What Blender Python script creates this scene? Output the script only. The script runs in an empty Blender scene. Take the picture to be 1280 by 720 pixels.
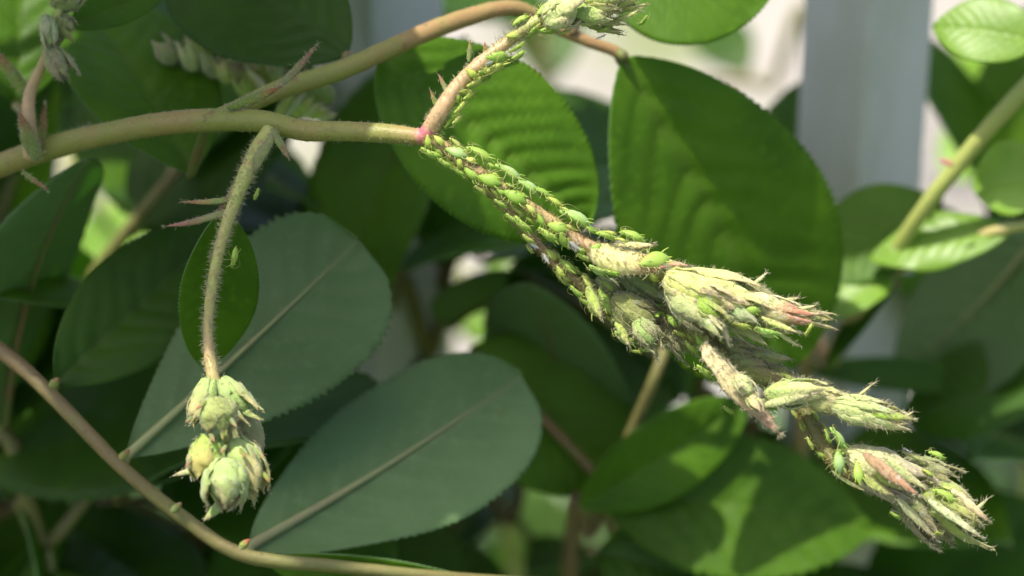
import bpy, math, random
import numpy as np
from mathutils import Vector, Matrix

random.seed(7)
rng = np.random.default_rng(11)
scene = bpy.context.scene
C = scene.collection

# ------------------------------------------------------------------ camera
PITCH = math.radians(28.0)
FOCUS = 0.30                       # metres to the bud spikes
FIELD = 0.104                      # metres seen across the frame at that distance
CENTRE = Vector((0.0, 0.0, 0.75))
FWD = Vector((0, math.cos(PITCH), -math.sin(PITCH)))
UP = Vector((0, math.sin(PITCH), math.cos(PITCH)))
RIGHT = Vector((1, 0, 0))
CAM = CENTRE - FWD * FOCUS
S = FIELD / 1280.0
cam_data = bpy.data.cameras.new('camera')
cam = bpy.data.objects.new('camera', cam_data)
C.objects.link(cam)
cam.location = CAM
cam.rotation_euler = (math.pi / 2 - PITCH, 0, 0)
cam_data.sensor_width = 36
cam_data.lens = 36 * FOCUS / FIELD
cam_data.clip_start = 0.01
cam_data.clip_end = 500
cam_data.dof.use_dof = True
cam_data.dof.focus_distance = FOCUS + 0.001
cam_data.dof.aperture_fstop = cam_data.lens / 6.0
scene.camera = cam

# ------------------------------------------------------------------ light
SUN = Vector((-0.30, -0.10, 0.93)).normalized()
world = bpy.data.worlds.new('World')
scene.world = world
world.use_nodes = True
wn = world.node_tree.nodes
wl = world.node_tree.links
wn.clear()
wo = wn.new('ShaderNodeOutputWorld')
wb = wn.new('ShaderNodeBackground')
ws = wn.new('ShaderNodeTexSky')
ws.sky_type = 'NISHITA'
ws.sun_disc = False
ws.dust_density = 4.0
ws.ozone_density = 0.3
ws.air_density = 0.8
ws.sun_elevation = math.asin(SUN.z)
ws.sun_rotation = math.atan2(SUN.x, SUN.y)
wb.inputs['Strength'].default_value = 0.15
wl.new(ws.outputs[0], wb.inputs[0])
wl.new(wb.outputs[0], wo.inputs[0])
sun_data = bpy.data.lights.new('sun', 'SUN')
sun_data.energy = 4.2
sun_data.angle = math.radians(0.53)
sun_data.color = (1.0, 0.94, 0.83)
sun = bpy.data.objects.new('sun', sun_data)
C.objects.link(sun)
sun.location = (0, 0, 3)
sun.rotation_euler = SUN.to_track_quat('Z', 'Y').to_euler()
scene.view_settings.view_transform = 'Standard'
scene.view_settings.look = 'None'
scene.view_settings.exposure = 0.5
scene.view_settings.gamma = 1.0
scene.view_settings.use_curve_mapping = False


# ------------------------------------------------------------------ helpers
def P(px, py, d=0.0):
    """world point that stands d metres behind the plane of the bud spikes"""
    z = FOCUS + d
    k = S * z / FOCUS
    return CAM + FWD * z + RIGHT * ((px - 640) * k) + UP * (-(py - 360) * k)


def PX(n, d=0.0):
    return n * S * (FOCUS + d) / FOCUS


def mesh_from(name, verts, faces, mats=(), mat_idx=None, smooth=True, attrs=None):
    me = bpy.data.meshes.new(name)
    me.from_pydata([tuple(v) for v in verts] if not isinstance(verts, np.ndarray) else verts.tolist(), [], faces)
    for m in mats:
        me.materials.append(m)
    if mat_idx is not None:
        me.polygons.foreach_set('material_index', np.asarray(mat_idx, dtype=np.int32))
    if smooth:
        me.polygons.foreach_set('use_smooth', np.ones(len(me.polygons), dtype=bool))
    if attrs:
        for k, a in attrs.items():
            at = me.attributes.new(k, 'FLOAT', 'POINT')
            at.data.foreach_set('value', np.asarray(a, dtype=np.float32))
    me.update()
    return me


def link(name, me, parent=None, mat=None):
    o = bpy.data.objects.new(name, me)
    C.objects.link(o)
    if parent is not None:
        o.parent = parent
    if mat is not None:
        o.matrix_local = mat
    return o


def tag(o, label=None, cat=None, group=None, kind=None):
    if label: o['label'] = label
    if cat: o['category'] = cat
    if group: o['group'] = group
    if kind: o['kind'] = kind
    return o


def thing(name, loc, label, cat, group=None):
    o = bpy.data.objects.new(name, None)
    o.empty_display_size = 0.01
    C.objects.link(o)
    o.location = loc
    tag(o, label, cat, group)
    o['_loc'] = [loc[0], loc[1], loc[2]]
    return o


def into(parent, M):
    """matrix for a child of an unrotated empty, given a world matrix"""
    return Matrix.Translation(-Vector(parent['_loc'])) @ M


def catmull(pts, vals, n):
    """smooth curve through pts (k,3) with side values (k,m); n samples per span"""
    pts = np.asarray([list(p) for p in pts], float)
    vals = np.asarray(vals, float)
    if vals.ndim == 1: vals = vals[:, None]
    A = np.hstack([pts, vals])
    A = np.vstack([2 * A[0] - A[1], A, 2 * A[-1] - A[-2]])
    out = []
    for i in range(1, len(A) - 2):
        p0, p1, p2, p3 = A[i - 1], A[i], A[i + 1], A[i + 2]
        for k in range(n):
            t = k / n
            out.append(.5 * ((2 * p1) + (-p0 + p2) * t + (2 * p0 - 5 * p1 + 4 * p2 - p3) * t * t + (-p0 + 3 * p1 - 3 * p2 + p3) * t ** 3))
    out.append(A[-2])
    out = np.asarray(out)
    return out[:, :3], out[:, 3:]


def frames(c):
    t = np.gradient(c, axis=0)
    t /= np.linalg.norm(t, axis=1)[:, None] + 1e-12
    u = np.zeros_like(t)
    ref = np.array([0.13, 0.31, 0.94])
    a = np.cross(t[0], ref)
    if np.linalg.norm(a) < 1e-3: a = np.cross(t[0], [1, 0, 0])
    a /= np.linalg.norm(a)
    for i in range(len(t)):
        a = a - t[i] * np.dot(a, t[i])
        a /= np.linalg.norm(a) + 1e-12
        u[i] = a
    v = np.cross(t, u)
    return t, u, v


def tube(c, r, sides=10, wob=0.0, close=True):
    """verts, faces, of a round tube through c with radii r"""
    c = np.asarray(c, float); r = np.asarray(r, float).ravel()
    t, u, v = frames(c)
    n = len(c)
    ang = np.arange(sides) / sides * 2 * np.pi
    rr = r[:, None] * (1 + wob * rng.standard_normal((n, sides)))
    V = c[:, None, :] + rr[:, :, None] * (np.cos(ang)[None, :, None] * u[:, None, :] + np.sin(ang)[None, :, None] * v[:, None, :])
    V = V.reshape(-1, 3)
    F = []
    for i in range(n - 1):
        for k in range(sides):
            k2 = (k + 1) % sides
            F.append((i * sides + k, i * sides + k2, (i + 1) * sides + k2, (i + 1) * sides + k))
    if close:
        V = np.vstack([V, c[0] - t[0] * r[0] * .6, c[-1] + t[-1] * r[-1] * .6])
        a, b = n * sides, n * sides + 1
        for k in range(sides):
            k2 = (k + 1) % sides
            F.append((a, k2, k))
            F.append((b, (n - 1) * sides + k, (n - 1) * sides + k2))
    return V, F


class MB:
    """collects pieces of one mesh"""
    def __init__(self): self.v = []; self.f = []; self.m = []; self.n = 0; self.a = []
    def add(self, V, F, m=0, a=None):
        V = np.asarray(V, float)
        self.v.append(V)
        self.f += [tuple(i + self.n for i in f) for f in F]
        self.m += [m] * len(F)
        self.a.append(np.zeros(len(V)) if a is None else np.asarray(a, float))
        self.n += len(V)
    def mesh(self, name, mats, attr='tint'):
        return mesh_from(name, np.vstack(self.v), self.f, mats, self.m, True, {attr: np.concatenate(self.a)})


def hair_mesh(name, base, nrm, length, rad, mat, lean=None, seed=0):
    """many fine bent hairs as one mesh"""
    g = np.random.default_rng(seed)
    base = np.asarray(base, float); nrm = np.asarray(nrm, float)
    n = len(base)
    d = nrm + g.standard_normal((n, 3)) * 0.35
    d /= np.linalg.norm(d, axis=1)[:, None] + 1e-12
    L = length * g.uniform(.45, 1.25, n)
    bend = g.standard_normal((n, 3)) * 0.35
    if lean is not None: bend = bend + lean
    a = np.cross(d, g.standard_normal((n, 3))); a /= np.linalg.norm(a, axis=1)[:, None] + 1e-12
    b = np.cross(d, a)
    V = np.zeros((n, 7, 3))
    mid = base + d * (L * .5)[:, None]
    tip = base + d * (L * .9)[:, None] + bend * (L * .35)[:, None]
    b0 = base - d * (L * .08)[:, None]
    for k in range(3):
        w = math.cos(k * 2.0944) * a + math.sin(k * 2.0944) * b
        V[:, k] = b0 + w * rad
        V[:, 3 + k] = mid + w * rad * .7
    V[:, 6] = tip
    F = []
    for i in range(n):
        o = i * 7
        for k in range(3):
            k2 = (k + 1) % 3
            F.append((o + k, o + k2, o + 3 + k2, o + 3 + k))
            F.append((o + 3 + k, o + 3 + k2, o + 6))
    return mesh_from(name, V.reshape(-1, 3), F, [mat])


# ------------------------------------------------------------------ materials
def nodes_of(name):
    m = bpy.data.materials.new(name)
    m.use_nodes = True
    nt = m.node_tree
    nt.nodes.clear()
    out = nt.nodes.new('ShaderNodeOutputMaterial')
    return m, nt, out


def nd(nt, typ, **kw):
    n = nt.nodes.new(typ)
    for k, v in kw.items():
        if hasattr(n, k): setattr(n, k, v)
        else: n.inputs[k].default_value = v
    return n


def noise(nt, scale, detail=4, rough=.55, coord='Object', stretch=None, obj_rand=True):
    tc = nt.nodes.new('ShaderNodeTexCoord')
    src = tc.outputs[coord]
    if stretch:
        mp = nt.nodes.new('ShaderNodeMapping')
        mp.inputs['Scale'].default_value = stretch
        nt.links.new(src, mp.inputs[0]); src = mp.outputs[0]
    if obj_rand:
        oi = nt.nodes.new('ShaderNodeObjectInfo')
        ad = nt.nodes.new('ShaderNodeVectorMath'); ad.operation = 'ADD'
        nt.links.new(src, ad.inputs[0]); nt.links.new(oi.outputs['Random'], ad.inputs[1]); src = ad.outputs[0]
    n = nt.nodes.new('ShaderNodeTexNoise')
    n.inputs['Scale'].default_value = scale
    n.inputs['Detail'].default_value = detail
    n.inputs['Roughness'].default_value = rough
    nt.links.new(src, n.inputs['Vector'])
    return n.outputs['Fac']


def mixc(nt, fac, a, b, mode='MIX'):
    m = nt.nodes.new('ShaderNodeMix'); m.data_type = 'RGBA'; m.blend_type = mode
    for s, v in ((0, fac), (6, a), (7, b)):
        if isinstance(v, (int, float)): m.inputs[s].default_value = v
        elif isinstance(v, tuple): m.inputs[s].default_value = (*v, 1)
        else: nt.links.new(v, m.inputs[s])
    return m.outputs[2]


def ramp(nt, src, a, b):
    m = nt.nodes.new('ShaderNodeMapRange')
    m.interpolation_type = 'SMOOTHSTEP'
    m.inputs[1].default_value = a; m.inputs[2].default_value = b
    nt.links.new(src, m.inputs[0])
    return m.outputs[0]


def attr(nt, name):
    a = nt.nodes.new('ShaderNodeAttribute'); a.attribute_name = name
    return a.outputs['Fac']


def bump(nt, h, strength, dist):
    b = nt.nodes.new('ShaderNodeBump')
    b.inputs['Strength'].default_value = strength
    b.inputs['Distance'].default_value = dist
    nt.links.new(h, b.inputs['Height'])
    return b.outputs[0]


def leaf_material(name, c1, c2, vein, rough, trans, tcol, veinmix=.6, spec=.45):
    m, nt, out = nodes_of(name)
    n1 = noise(nt, 90, 5)
    col = mixc(nt, ramp(nt, n1, .32, .68), c1, c2)
    n2 = noise(nt, 900, 3)
    col = mixc(nt, ramp(nt, n2, .5, .8), col, tuple(min(1, x * 1.12) for x in c2))
    n3 = noise(nt, 260, 3, .7)
    col = mixc(nt, ramp(nt, n3, .66, .78), col, tuple(x * .8 + y for x, y in zip(c1, (.05, .035, 0))))
    va = nt.nodes.new('ShaderNodeMath'); va.operation = 'MULTIPLY'
    nt.links.new(attr(nt, 'vein'), va.inputs[0]); va.inputs[1].default_value = veinmix
    col = mixc(nt, va.outputs[0], col, vein)
    oi = nt.nodes.new('ShaderNodeObjectInfo')
    hs = nt.nodes.new('ShaderNodeHueSaturation')
    mr = nt.nodes.new('ShaderNodeMapRange')
    mr.inputs[3].default_value = .78; mr.inputs[4].default_value = 1.22
    nt.links.new(oi.outputs['Random'], mr.inputs[0])
    nt.links.new(mr.outputs[0], hs.inputs['Value'])
    nt.links.new(col, hs.inputs['Color'])
    p = nd(nt, 'ShaderNodeBsdfPrincipled')
    p.inputs['Roughness'].default_value = rough
    p.inputs['Specular IOR Level'].default_value = spec
    nt.links.new(hs.outputs[0], p.inputs['Base Color'])
    nt.links.new(bump(nt, noise(nt, 1600, 3), .35, .00012), p.inputs['Normal'])
    tr = nt.nodes.new('ShaderNodeBsdfTranslucent')
    tr.inputs[0].default_value = (*tcol, 1)
    mx = nt.nodes.new('ShaderNodeMixShader')
    mx.inputs[0].default_value = trans
    nt.links.new(p.outputs[0], mx.inputs[1]); nt.links.new(tr.outputs[0], mx.inputs[2])
    nt.links.new(mx.outputs[0], out.inputs[0])
    return m


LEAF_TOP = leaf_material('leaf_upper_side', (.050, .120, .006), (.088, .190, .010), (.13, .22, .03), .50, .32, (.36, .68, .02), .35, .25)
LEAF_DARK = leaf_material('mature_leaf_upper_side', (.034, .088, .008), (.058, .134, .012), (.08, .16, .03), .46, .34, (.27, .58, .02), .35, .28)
LEAF_YOUNG = leaf_material('young_leaf_upper_side', (.17, .32, .03), (.25, .43, .05), (.32, .48, .10), .38, .36, (.5, .82, .08), .5)
LEAF_UNDER = leaf_material('leaf_underside', (.145, .245, .10), (.18, .29, .125), (.28, .36, .18), .62, .32, (.30, .55, .10), .55, .25)
LEAF_UNDER_Y = leaf_material('young_leaf_underside', (.16, .28, .06), (.22, .36, .09), (.3, .42, .14), .55, .38, (.5, .8, .1), .5, .25)


def stem_material(name, green, red, bark, rough=.5):
    m, nt, out = nodes_of(name)
    n1 = noise(nt, 160, 5, .6)
    n2 = noise(nt, 700, 4, .6)
    t = attr(nt, 'tint')
    ad = nt.nodes.new('ShaderNodeMath'); ad.operation = 'ADD'
    sc = nt.nodes.new('ShaderNodeMath'); sc.operation = 'MULTIPLY_ADD'
    nt.links.new(n1, sc.inputs[0]); sc.inputs[1].default_value = 1.3; sc.inputs[2].default_value = -.65
    nt.links.new(t, ad.inputs[0]); nt.links.new(sc.outputs[0], ad.inputs[1])
    col = mixc(nt, ramp(nt, ad.outputs[0], .15, .85), green, red)
    col = mixc(nt, ramp(nt, n2, .60, .72), col, bark)
    p = nd(nt, 'ShaderNodeBsdfPrincipled')
    p.inputs['Roughness'].default_value = rough
    p.inputs['Subsurface Weight'].default_value = .15
    p.inputs['Subsurface Radius'].default_value = (.0006, .0006, .0003)
    p.inputs['Subsurface Scale'].default_value = 1.0
    nt.links.new(col, p.inputs['Base Color'])
    nt.links.new(bump(nt, noise(nt, 1100, 4, .65), .5, .00025), p.inputs['Normal'])
    nt.links.new(p.outputs[0], out.inputs[0])
    return m


STEM = stem_material('green_stem', (.25, .28, .06), (.38, .23, .10), (.22, .16, .06))
STALK = stem_material('reddish_stalk', (.40, .45, .12), (.56, .38, .20), (.46, .30, .14), .42)
WOOD = stem_material('brown_shoot', (.20, .20, .06), (.18, .13, .055), (.12, .085, .04), .55)
PINK = stem_material('pink_node', (.50, .26, .17), (.55, .13, .18), (.42, .22, .13), .5)


def bud_material(name, base, tip, fleck, sss=.25, rough=.62, wool=.5):
    m, nt, out = nodes_of(name)
    t = attr(nt, 'tint')
    n1 = noise(nt, 420, 5, .6)
    n2 = noise(nt, 1300, 4, .65)
    sc = nt.nodes.new('ShaderNodeMath'); sc.operation = 'MULTIPLY_ADD'
    nt.links.new(n1, sc.inputs[0]); sc.inputs[1].default_value = 1.1
    nt.links.new(t, sc.inputs[2])
    col = mixc(nt, ramp(nt, sc.outputs[0], .75, 1.45), base, tip)
    col = mixc(nt, ramp(nt, n2, .57, .68), col, fleck)
    n4 = noise(nt, 800, 3, .6)
    col = mixc(nt, ramp(nt, n4, .60, .78), col, tuple(min(.85, x * .5 + wool * .55) for x in base))
    p = nd(nt, 'ShaderNodeBsdfPrincipled')
    p.inputs['Roughness'].default_value = rough
    p.inputs['Specular IOR Level'].default_value = .3
    p.inputs['Subsurface Weight'].default_value = sss
    p.inputs['Subsurface Radius'].default_value = (.0008, .0009, .0003)
    p.inputs['Subsurface Scale'].default_value = 1.0
    p.inputs['Sheen Weight'].default_value = .25
    oi = nt.nodes.new('ShaderNodeObjectInfo')
    hs = nt.nodes.new('ShaderNodeHueSaturation')
    for sock, lo_, hi_, mul in (('Value', .82, 1.18, 1.0), ('Hue', .485, .52, 7.31), ('Saturation', .85, 1.25, 3.77)):
        fr_ = nt.nodes.new('ShaderNodeMath'); fr_.operation = 'MULTIPLY'; fr_.inputs[1].default_value = mul
        f2_ = nt.nodes.new('ShaderNodeMath'); f2_.operation = 'FRACT'
        mr = nt.nodes.new('ShaderNodeMapRange'); mr.inputs[3].default_value = lo_; mr.inputs[4].default_value = hi_
        nt.links.new(oi.outputs['Random'], fr_.inputs[0]); nt.links.new(fr_.outputs[0], f2_.inputs[0]); nt.links.new(f2_.outputs[0], mr.inputs[0])
        nt.links.new(mr.outputs[0], hs.inputs[sock])
    nt.links.new(col, hs.inputs['Color'])
    nt.links.new(hs.outputs[0], p.inputs['Base Color'])
    nt.links.new(bump(nt, noise(nt, 2000, 4, .7), .6, .0003), p.inputs['Normal'])
    nt.links.new(p.outputs[0], out.inputs[0])
    return m


BUD_CREAM = bud_material('cream_bud', (.60, .65, .25), (.62, .52, .29), (.40, .50, .14), wool=.75)
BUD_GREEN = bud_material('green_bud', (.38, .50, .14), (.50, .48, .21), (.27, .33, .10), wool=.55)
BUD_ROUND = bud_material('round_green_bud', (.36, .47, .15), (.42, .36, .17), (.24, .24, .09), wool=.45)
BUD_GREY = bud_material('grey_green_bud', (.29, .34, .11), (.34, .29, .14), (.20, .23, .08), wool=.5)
BRACT_PINK = bud_material('pink_tipped_bract', (.67, .61, .33), (.52, .24, .20), (.48, .34, .24), wool=.75)
BRACT_RED = bud_material('rosy_bract', (.62, .40, .27), (.52, .22, .19), (.50, .30, .22), wool=.7)
STIPULE = bud_material('stipule', (.20, .25, .07), (.34, .12, .08), (.2, .14, .06), 0.1, .5, .3)


def plain(name, col, rough=.5, sss=0, trans=0, spec=.4, var=None, scale=300, bmp=0):
    m, nt, out = nodes_of(name)
    p = nd(nt, 'ShaderNodeBsdfPrincipled')
    p.inputs['Roughness'].default_value = rough
    p.inputs['Specular IOR Level'].default_value = spec
    if var:
        c = mixc(nt, ramp(nt, noise(nt, scale, 4), .35, .65), col, var)
        nt.links.new(c, p.inputs['Base Color'])
    else:
        p.inputs['Base Color'].default_value = (*col, 1)
    if sss:
        p.inputs['Subsurface Weight'].default_value = sss
        p.inputs['Subsurface Radius'].default_value = (.0005, .0008, .0002)
        p.inputs['Subsurface Scale'].default_value = 1.0
    if bmp:
        nt.links.new(bump(nt, noise(nt, scale * 4, 4), .5, bmp), p.inputs['Normal'])
    sh = p.outputs[0]
    if trans:
        tr = nt.nodes.new('ShaderNodeBsdfTranslucent'); tr.inputs[0].default_value = (*col, 1)
        mx = nt.nodes.new('ShaderNodeMixShader'); mx.inputs[0].default_value = trans
        nt.links.new(sh, mx.inputs[1]); nt.links.new(tr.outputs[0], mx.inputs[2]); sh = mx.outputs[0]
    nt.links.new(sh, out.inputs[0])
    return m


HAIR = plain('pale_hair', (.66, .62, .42), .5, trans=.4)
HAIR_BROWN = plain('brown_hair', (.48, .38, .17), .5, trans=.35)
HAIR_DARK = plain('dark_hair', (.10, .06, .035), .5)
MIDRIB = plain('midrib', (.29, .33, .14), .5, var=(.30, .29, .14), scale=400)
MIDRIB_TOP = plain('petiole', (.15, .19, .05), .5, var=(.22, .14, .07), scale=300)


def aphid_material(name, c1, c2, bloom):
    m, nt, out = nodes_of(name)
    t = attr(nt, 'tint')                      # 1 along the back ridge pattern
    oi = nt.nodes.new('ShaderNodeObjectInfo')
    col = mixc(nt, oi.outputs['Random'], c1, c2)
    col = mixc(nt, ramp(nt, noise(nt, 1500, 3), .4, .7), col, tuple(x * .72 for x in c1))
    if bloom:
        mu = nt.nodes.new('ShaderNodeMath'); mu.operation = 'MULTIPLY'
        nt.links.new(t, mu.inputs[0]); mu.inputs[1].default_value = bloom
        col = mixc(nt, mu.outputs[0], col, (.62, .72, .50))
    p = nd(nt, 'ShaderNodeBsdfPrincipled')
    p.inputs['Roughness'].default_value = .5
    p.inputs['Specular IOR Level'].default_value = .3
    p.inputs['Subsurface Weight'].default_value = .35
    p.inputs['Subsurface Radius'].default_value = (.0004, .0008, .00015)
    p.inputs['Subsurface Scale'].default_value = 1.0
    nt.links.new(col, p.inputs['Base Color'])
    nt.links.new(p.outputs[0], out.inputs[0])
    return m


APH = {
    'green': aphid_material('aphid_green', (.29, .47, .07), (.40, .55, .11), 0),
    'lime': aphid_material('aphid_yellow_green', (.42, .52, .09), (.52, .56, .16), 0),
    'striped': aphid_material('aphid_waxy', (.26, .44, .09), (.34, .50, .11), .8),
}
APH_LEG = plain('aphid_leg', (.46, .48, .16), .45, trans=.25)
APH_EYE = plain('aphid_eye', (.06, .015, .01), .25)
SKIN = plain('shed_skin_white', (.78, .77, .72), .45, trans=.25)
DROP = plain('honeydew', (.7, .75, .6), .06, spec=.8, trans=.3)


# ------------------------------------------------------------------ setting: ground, path, fence
def sheet(name, x0, x1, y0, y1, z, mat, nx=2, ny=2, amp=0):
    xs = np.linspace(x0, x1, nx); ys = np.linspace(y0, y1, ny)
    V = [(x, y, z + (amp * rng.standard_normal() if amp else 0)) for y in ys for x in xs]
    F = [(j * nx + i, j * nx + i + 1, (j + 1) * nx + i + 1, (j + 1) * nx + i) for j in range(ny - 1) for i in range(nx - 1)]
    o = link(name, mesh_from(name, V, F, [mat]))
    tag(o, kind='structure')
    return o


SOIL = plain('dark_soil', (.030, .022, .014), .9, var=(.055, .042, .028), scale=60, bmp=.01)
LAWN = plain('far_lawn', (.05, .09, .02), .9, var=(.09, .13, .03), scale=8)
PAVE = plain('pale_paving', (.30, .28, .25), .85, var=(.38, .355, .32), scale=14, bmp=.002)
nt = PAVE.node_tree
pb = [n for n in nt.nodes if n.type == 'BSDF_PRINCIPLED'][0]
src = pb.inputs['Base Color'].links[0].from_socket
moss = mixc(nt, ramp(nt, noise(nt, 5.5, 4, .6), .52, .66), src, (.20, .23, .11))
moss = mixc(nt, ramp(nt, noise(nt, 9, 3, .6), .60, .68), moss, (.14, .135, .13))
nt.links.new(moss, pb.inputs['Base Color'])
sheet('ground', -150, 150, -100, 250, 0.0, LAWN)
sheet('planting_bed', -2.5, 2.5, -.6, 1.17, .004, SOIL, 60, 30, .006)
sheet('paved_path', -6, 6, 1.21, 3.6, .012, PAVE)
kerb = plain('kerb_concrete', (.33, .32, .30), .9, var=(.4, .39, .36), scale=30)


def box(x0, x1, y0, y1, z0, z1, bev=0.0):
    V = [(x, y, z) for z in (z0, z1) for y in (y0, y1) for x in (x0, x1)]
    F = [(0, 2, 3, 1), (4, 5, 7, 6), (0, 1, 5, 4), (2, 6, 7, 3), (0, 4, 6, 2), (1, 3, 7, 5)]
    return V, F


V, F = box(-6, 6, 1.16, 1.22, -.05, .05)
o = link('kerb', mesh_from('kerb', V, F, [kerb], smooth=False)); tag(o, kind='structure')


def paint_material():
    m, nt, out = nodes_of('weathered_white_paint')
    n1 = noise(nt, 35, 6, .65, stretch=(1, 1, .35))
    n2 = noise(nt, 210, 5, .6)
    col = mixc(nt, ramp(nt, n1, .40, .72), (.70, .71, .70), (.52, .55, .48))
    col = mixc(nt, ramp(nt, n2, .62, .80), col, (.42, .44, .36))
    p = nd(nt, 'ShaderNodeBsdfPrincipled')
    p.inputs['Roughness'].default_value = .55
    nt.links.new(col, p.inputs['Base Color'])
    nt.links.new(bump(nt, noise(nt, 250, 4, .6, stretch=(1, 1, .1)), .3, .0006), p.inputs['Normal'])
    nt.links.new(p.outputs[0], out.inputs[0])
    return m


PAINT = paint_material()
FD = 0.10                                            # the fence stands this far behind the spikes
f1 = P(1064, 360, FD); f2 = P(482, 360, FD)
fy = f1.y
fence = thing('picket_fence', (f1.x, fy, 0), 'white painted fence of upright square bars behind the leaves', 'fence')
gap = f1.x - f2.x
half = PX(75, FD)


def picket(x, rot):
    """square bar with eased corners, standing on the ground"""
    h0, h1 = 0.0, 1.12
    prof = []
    for k in range(4):
        a = rot + k * math.pi / 2
        for da in (-.10, 0.0, .10):
            rr = half * (1.0 - (.0 if da else -.015))
            prof.append((rr * math.cos(a + da) * (.97 if da else 1), rr * math.sin(a + da) * (.97 if da else 1)))
    n = len(prof)
    V = [(p[0], p[1], z) for z in (h0, h1 - .012) for p in prof] + [(0, 0, h1)]
    F = [(k, (k + 1) % n, n + (k + 1) % n, n + k) for k in range(n)] + [(n + k, n + (k + 1) % n, 2 * n) for k in range(n)]
    return mesh_from('picket', V, F, [PAINT], smooth=False)


pm = picket(0, math.radians(-94))
for i in range(-6, 5):
    o = link('picket', pm, fence, Matrix.Translation((i * gap, 0, 0)) @ Matrix.Rotation(math.radians(random.uniform(-2, 2)), 4, 'Z'))
for z in (.2, 1.0):
    V, F = box(-6.4 * gap, 4.4 * gap, half * .5, half * .5 + .018, z - .02, z + .02)
    link('rail', mesh_from('rail', V, F, [PAINT], smooth=False), fence)


# ------------------------------------------------------------------ leaves
def leaf_mesh(name, L, W, a=.75, b=.82, nv=170, nu=12, fold=.25, curl=.3, teeth=42, tooth=.028, nveins=9,
              quilt=.011, wave=.03, twist=0.0, mats=None, seed=0):
    g = np.random.default_rng(seed)
    t = np.linspace(0, 1, nv)
    s = np.linspace(-1, 1, nu * 2 + 1)
    pk = a / (a + b)
    shp = (np.clip(t, 1e-5, 1) ** a) * (np.clip(1 - t, 0, 1) ** b) / (pk ** a * (1 - pk) ** b)
    shp[0] = .015; shp[-1] = .01
    saw = 1 - np.mod(t * teeth, 1.0)
    tooth = tooth * (.6 + .4 * np.sin(t * 31 + g.uniform(0, 6)) * np.sin(t * 12.7))
    ser = 1 + tooth * (saw - .5) * 2 * np.clip(shp * 3, 0, 1)
    ph = g.uniform(0, 6.28, 4)
    w = W / 2 * shp
    T, Sg = np.meshgrid(t, s, indexing='ij')
    edge = np.abs(Sg) ** 8
    asym = 1 + .04 * np.sign(Sg) * math.sin(ph[0])
    X = Sg * w[:, None] * (1 + (ser[:, None] - 1) * edge) * asym
    # vein layout
    phi = (T - .34 * np.abs(Sg) ** 1.25 * shp[:, None] * (W / L) * 1.6) * nveins + .12 * np.sign(Sg)
    phi = phi + .10 * np.sin(3 * T * 6.28 + ph[3]) + .05 * np.sin(17 * T + 3 * np.abs(Sg) + ph[1])
    fr = phi - np.floor(phi)
    dv = np.minimum(fr, 1 - fr)
    vein = np.exp(-(dv / .045) ** 2) * (1 - .75 * np.abs(Sg)) * (T < .97)
    mid = np.exp(-(np.abs(X) / (.010 * W + .02 * W * (1 - T))) ** 2)
    vein = np.clip(np.maximum(vein * .8, mid), 0, 1)
    h = quilt * W * np.sin(np.pi * fr) * (1 - np.abs(Sg) ** 3) * np.clip(shp * 1.5, 0, 1)[:, None]
    h = h - .012 * W * mid
    h = h + np.tan(fold) * np.abs(X) * (1 - .35 * np.abs(Sg))
    h = h + wave * W * (np.sin(5.0 * T + ph[1] + 1.3 * np.sign(Sg)) * Sg ** 2 + .4 * np.sin(13 * T + ph[2] + 2 * np.sign(Sg)) * Sg ** 4)
    # twist about the midrib
    tw = twist * (T - .3)
    X, h = X * np.cos(tw) - h * np.sin(tw), X * np.sin(tw) + h * np.cos(tw)
    # bend the centre line
    th = curl * t ** 1.2 * 1.4
    dt = 1 / (nv - 1)
    cy = np.concatenate([[0], np.cumsum(np.cos((th[1:] + th[:-1]) / 2)) * dt])
    cz = np.concatenate([[0], np.cumsum(-np.sin((th[1:] + th[:-1]) / 2)) * dt])
    ang = math.atan2(cz[-1], cy[-1]); ln = math.hypot(cy[-1], cz[-1])
    ca, sa = math.cos(-ang), math.sin(-ang)
    cy, cz = (cy * ca - cz * sa) * L / ln, (cy * sa + cz * ca) * L / ln
    th = th + ang
    ny, nz = np.sin(th), np.cos(th)
    Y = cy[:, None] + h * ny[:, None]
    Z = cz[:, None] + h * nz[:, None]
    # teeth lean forward
    Y = Y + edge * np.reshape(tooth, (-1, 1)) * .35 * W * (saw[:, None] - .3)
    top = np.stack([X, Y, Z], -1).reshape(-1, 3)
    thk = 0.00022 + .0002 * 0
    N = np.stack([np.zeros_like(X), np.repeat(ny[:, None], X.shape[1], 1), np.repeat(nz[:, None], X.shape[1], 1)], -1).reshape(-1, 3)
    bot = top - N * thk
    n = nv * len(s); m = len(s)
    idx = np.arange(n).reshape(nv, m)
    q = np.stack([idx[:-1, :-1], idx[:-1, 1:], idx[1:, 1:], idx[1:, :-1]], -1).reshape(-1, 4)
    qb = q[:, ::-1] + n
    rim = []
    for i in range(nv - 1):
        rim.append((idx[i, 0], idx[i + 1, 0], idx[i + 1, 0] + n, idx[i, 0] + n))
        rim.append((idx[i + 1, -1], idx[i, -1], idx[i, -1] + n, idx[i + 1, -1] + n))
    rim = np.array(rim)
    Fs = np.vstack([q, qb, rim])
    mi = np.concatenate([np.zeros(len(q)), np.ones(len(qb) + len(rim))])
    V = np.vstack([top, bot])
    at = np.tile(vein.reshape(-1), 2)
    me = mesh_from(name, V, Fs.tolist(), mats, mi, True, {'vein': at})
    cl = np.stack([np.zeros(nv), cy, cz], -1)
    nn = np.stack([np.zeros(nv), ny, nz], -1)
    return me, cl, nn


LEAFSEED = [100]


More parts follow.
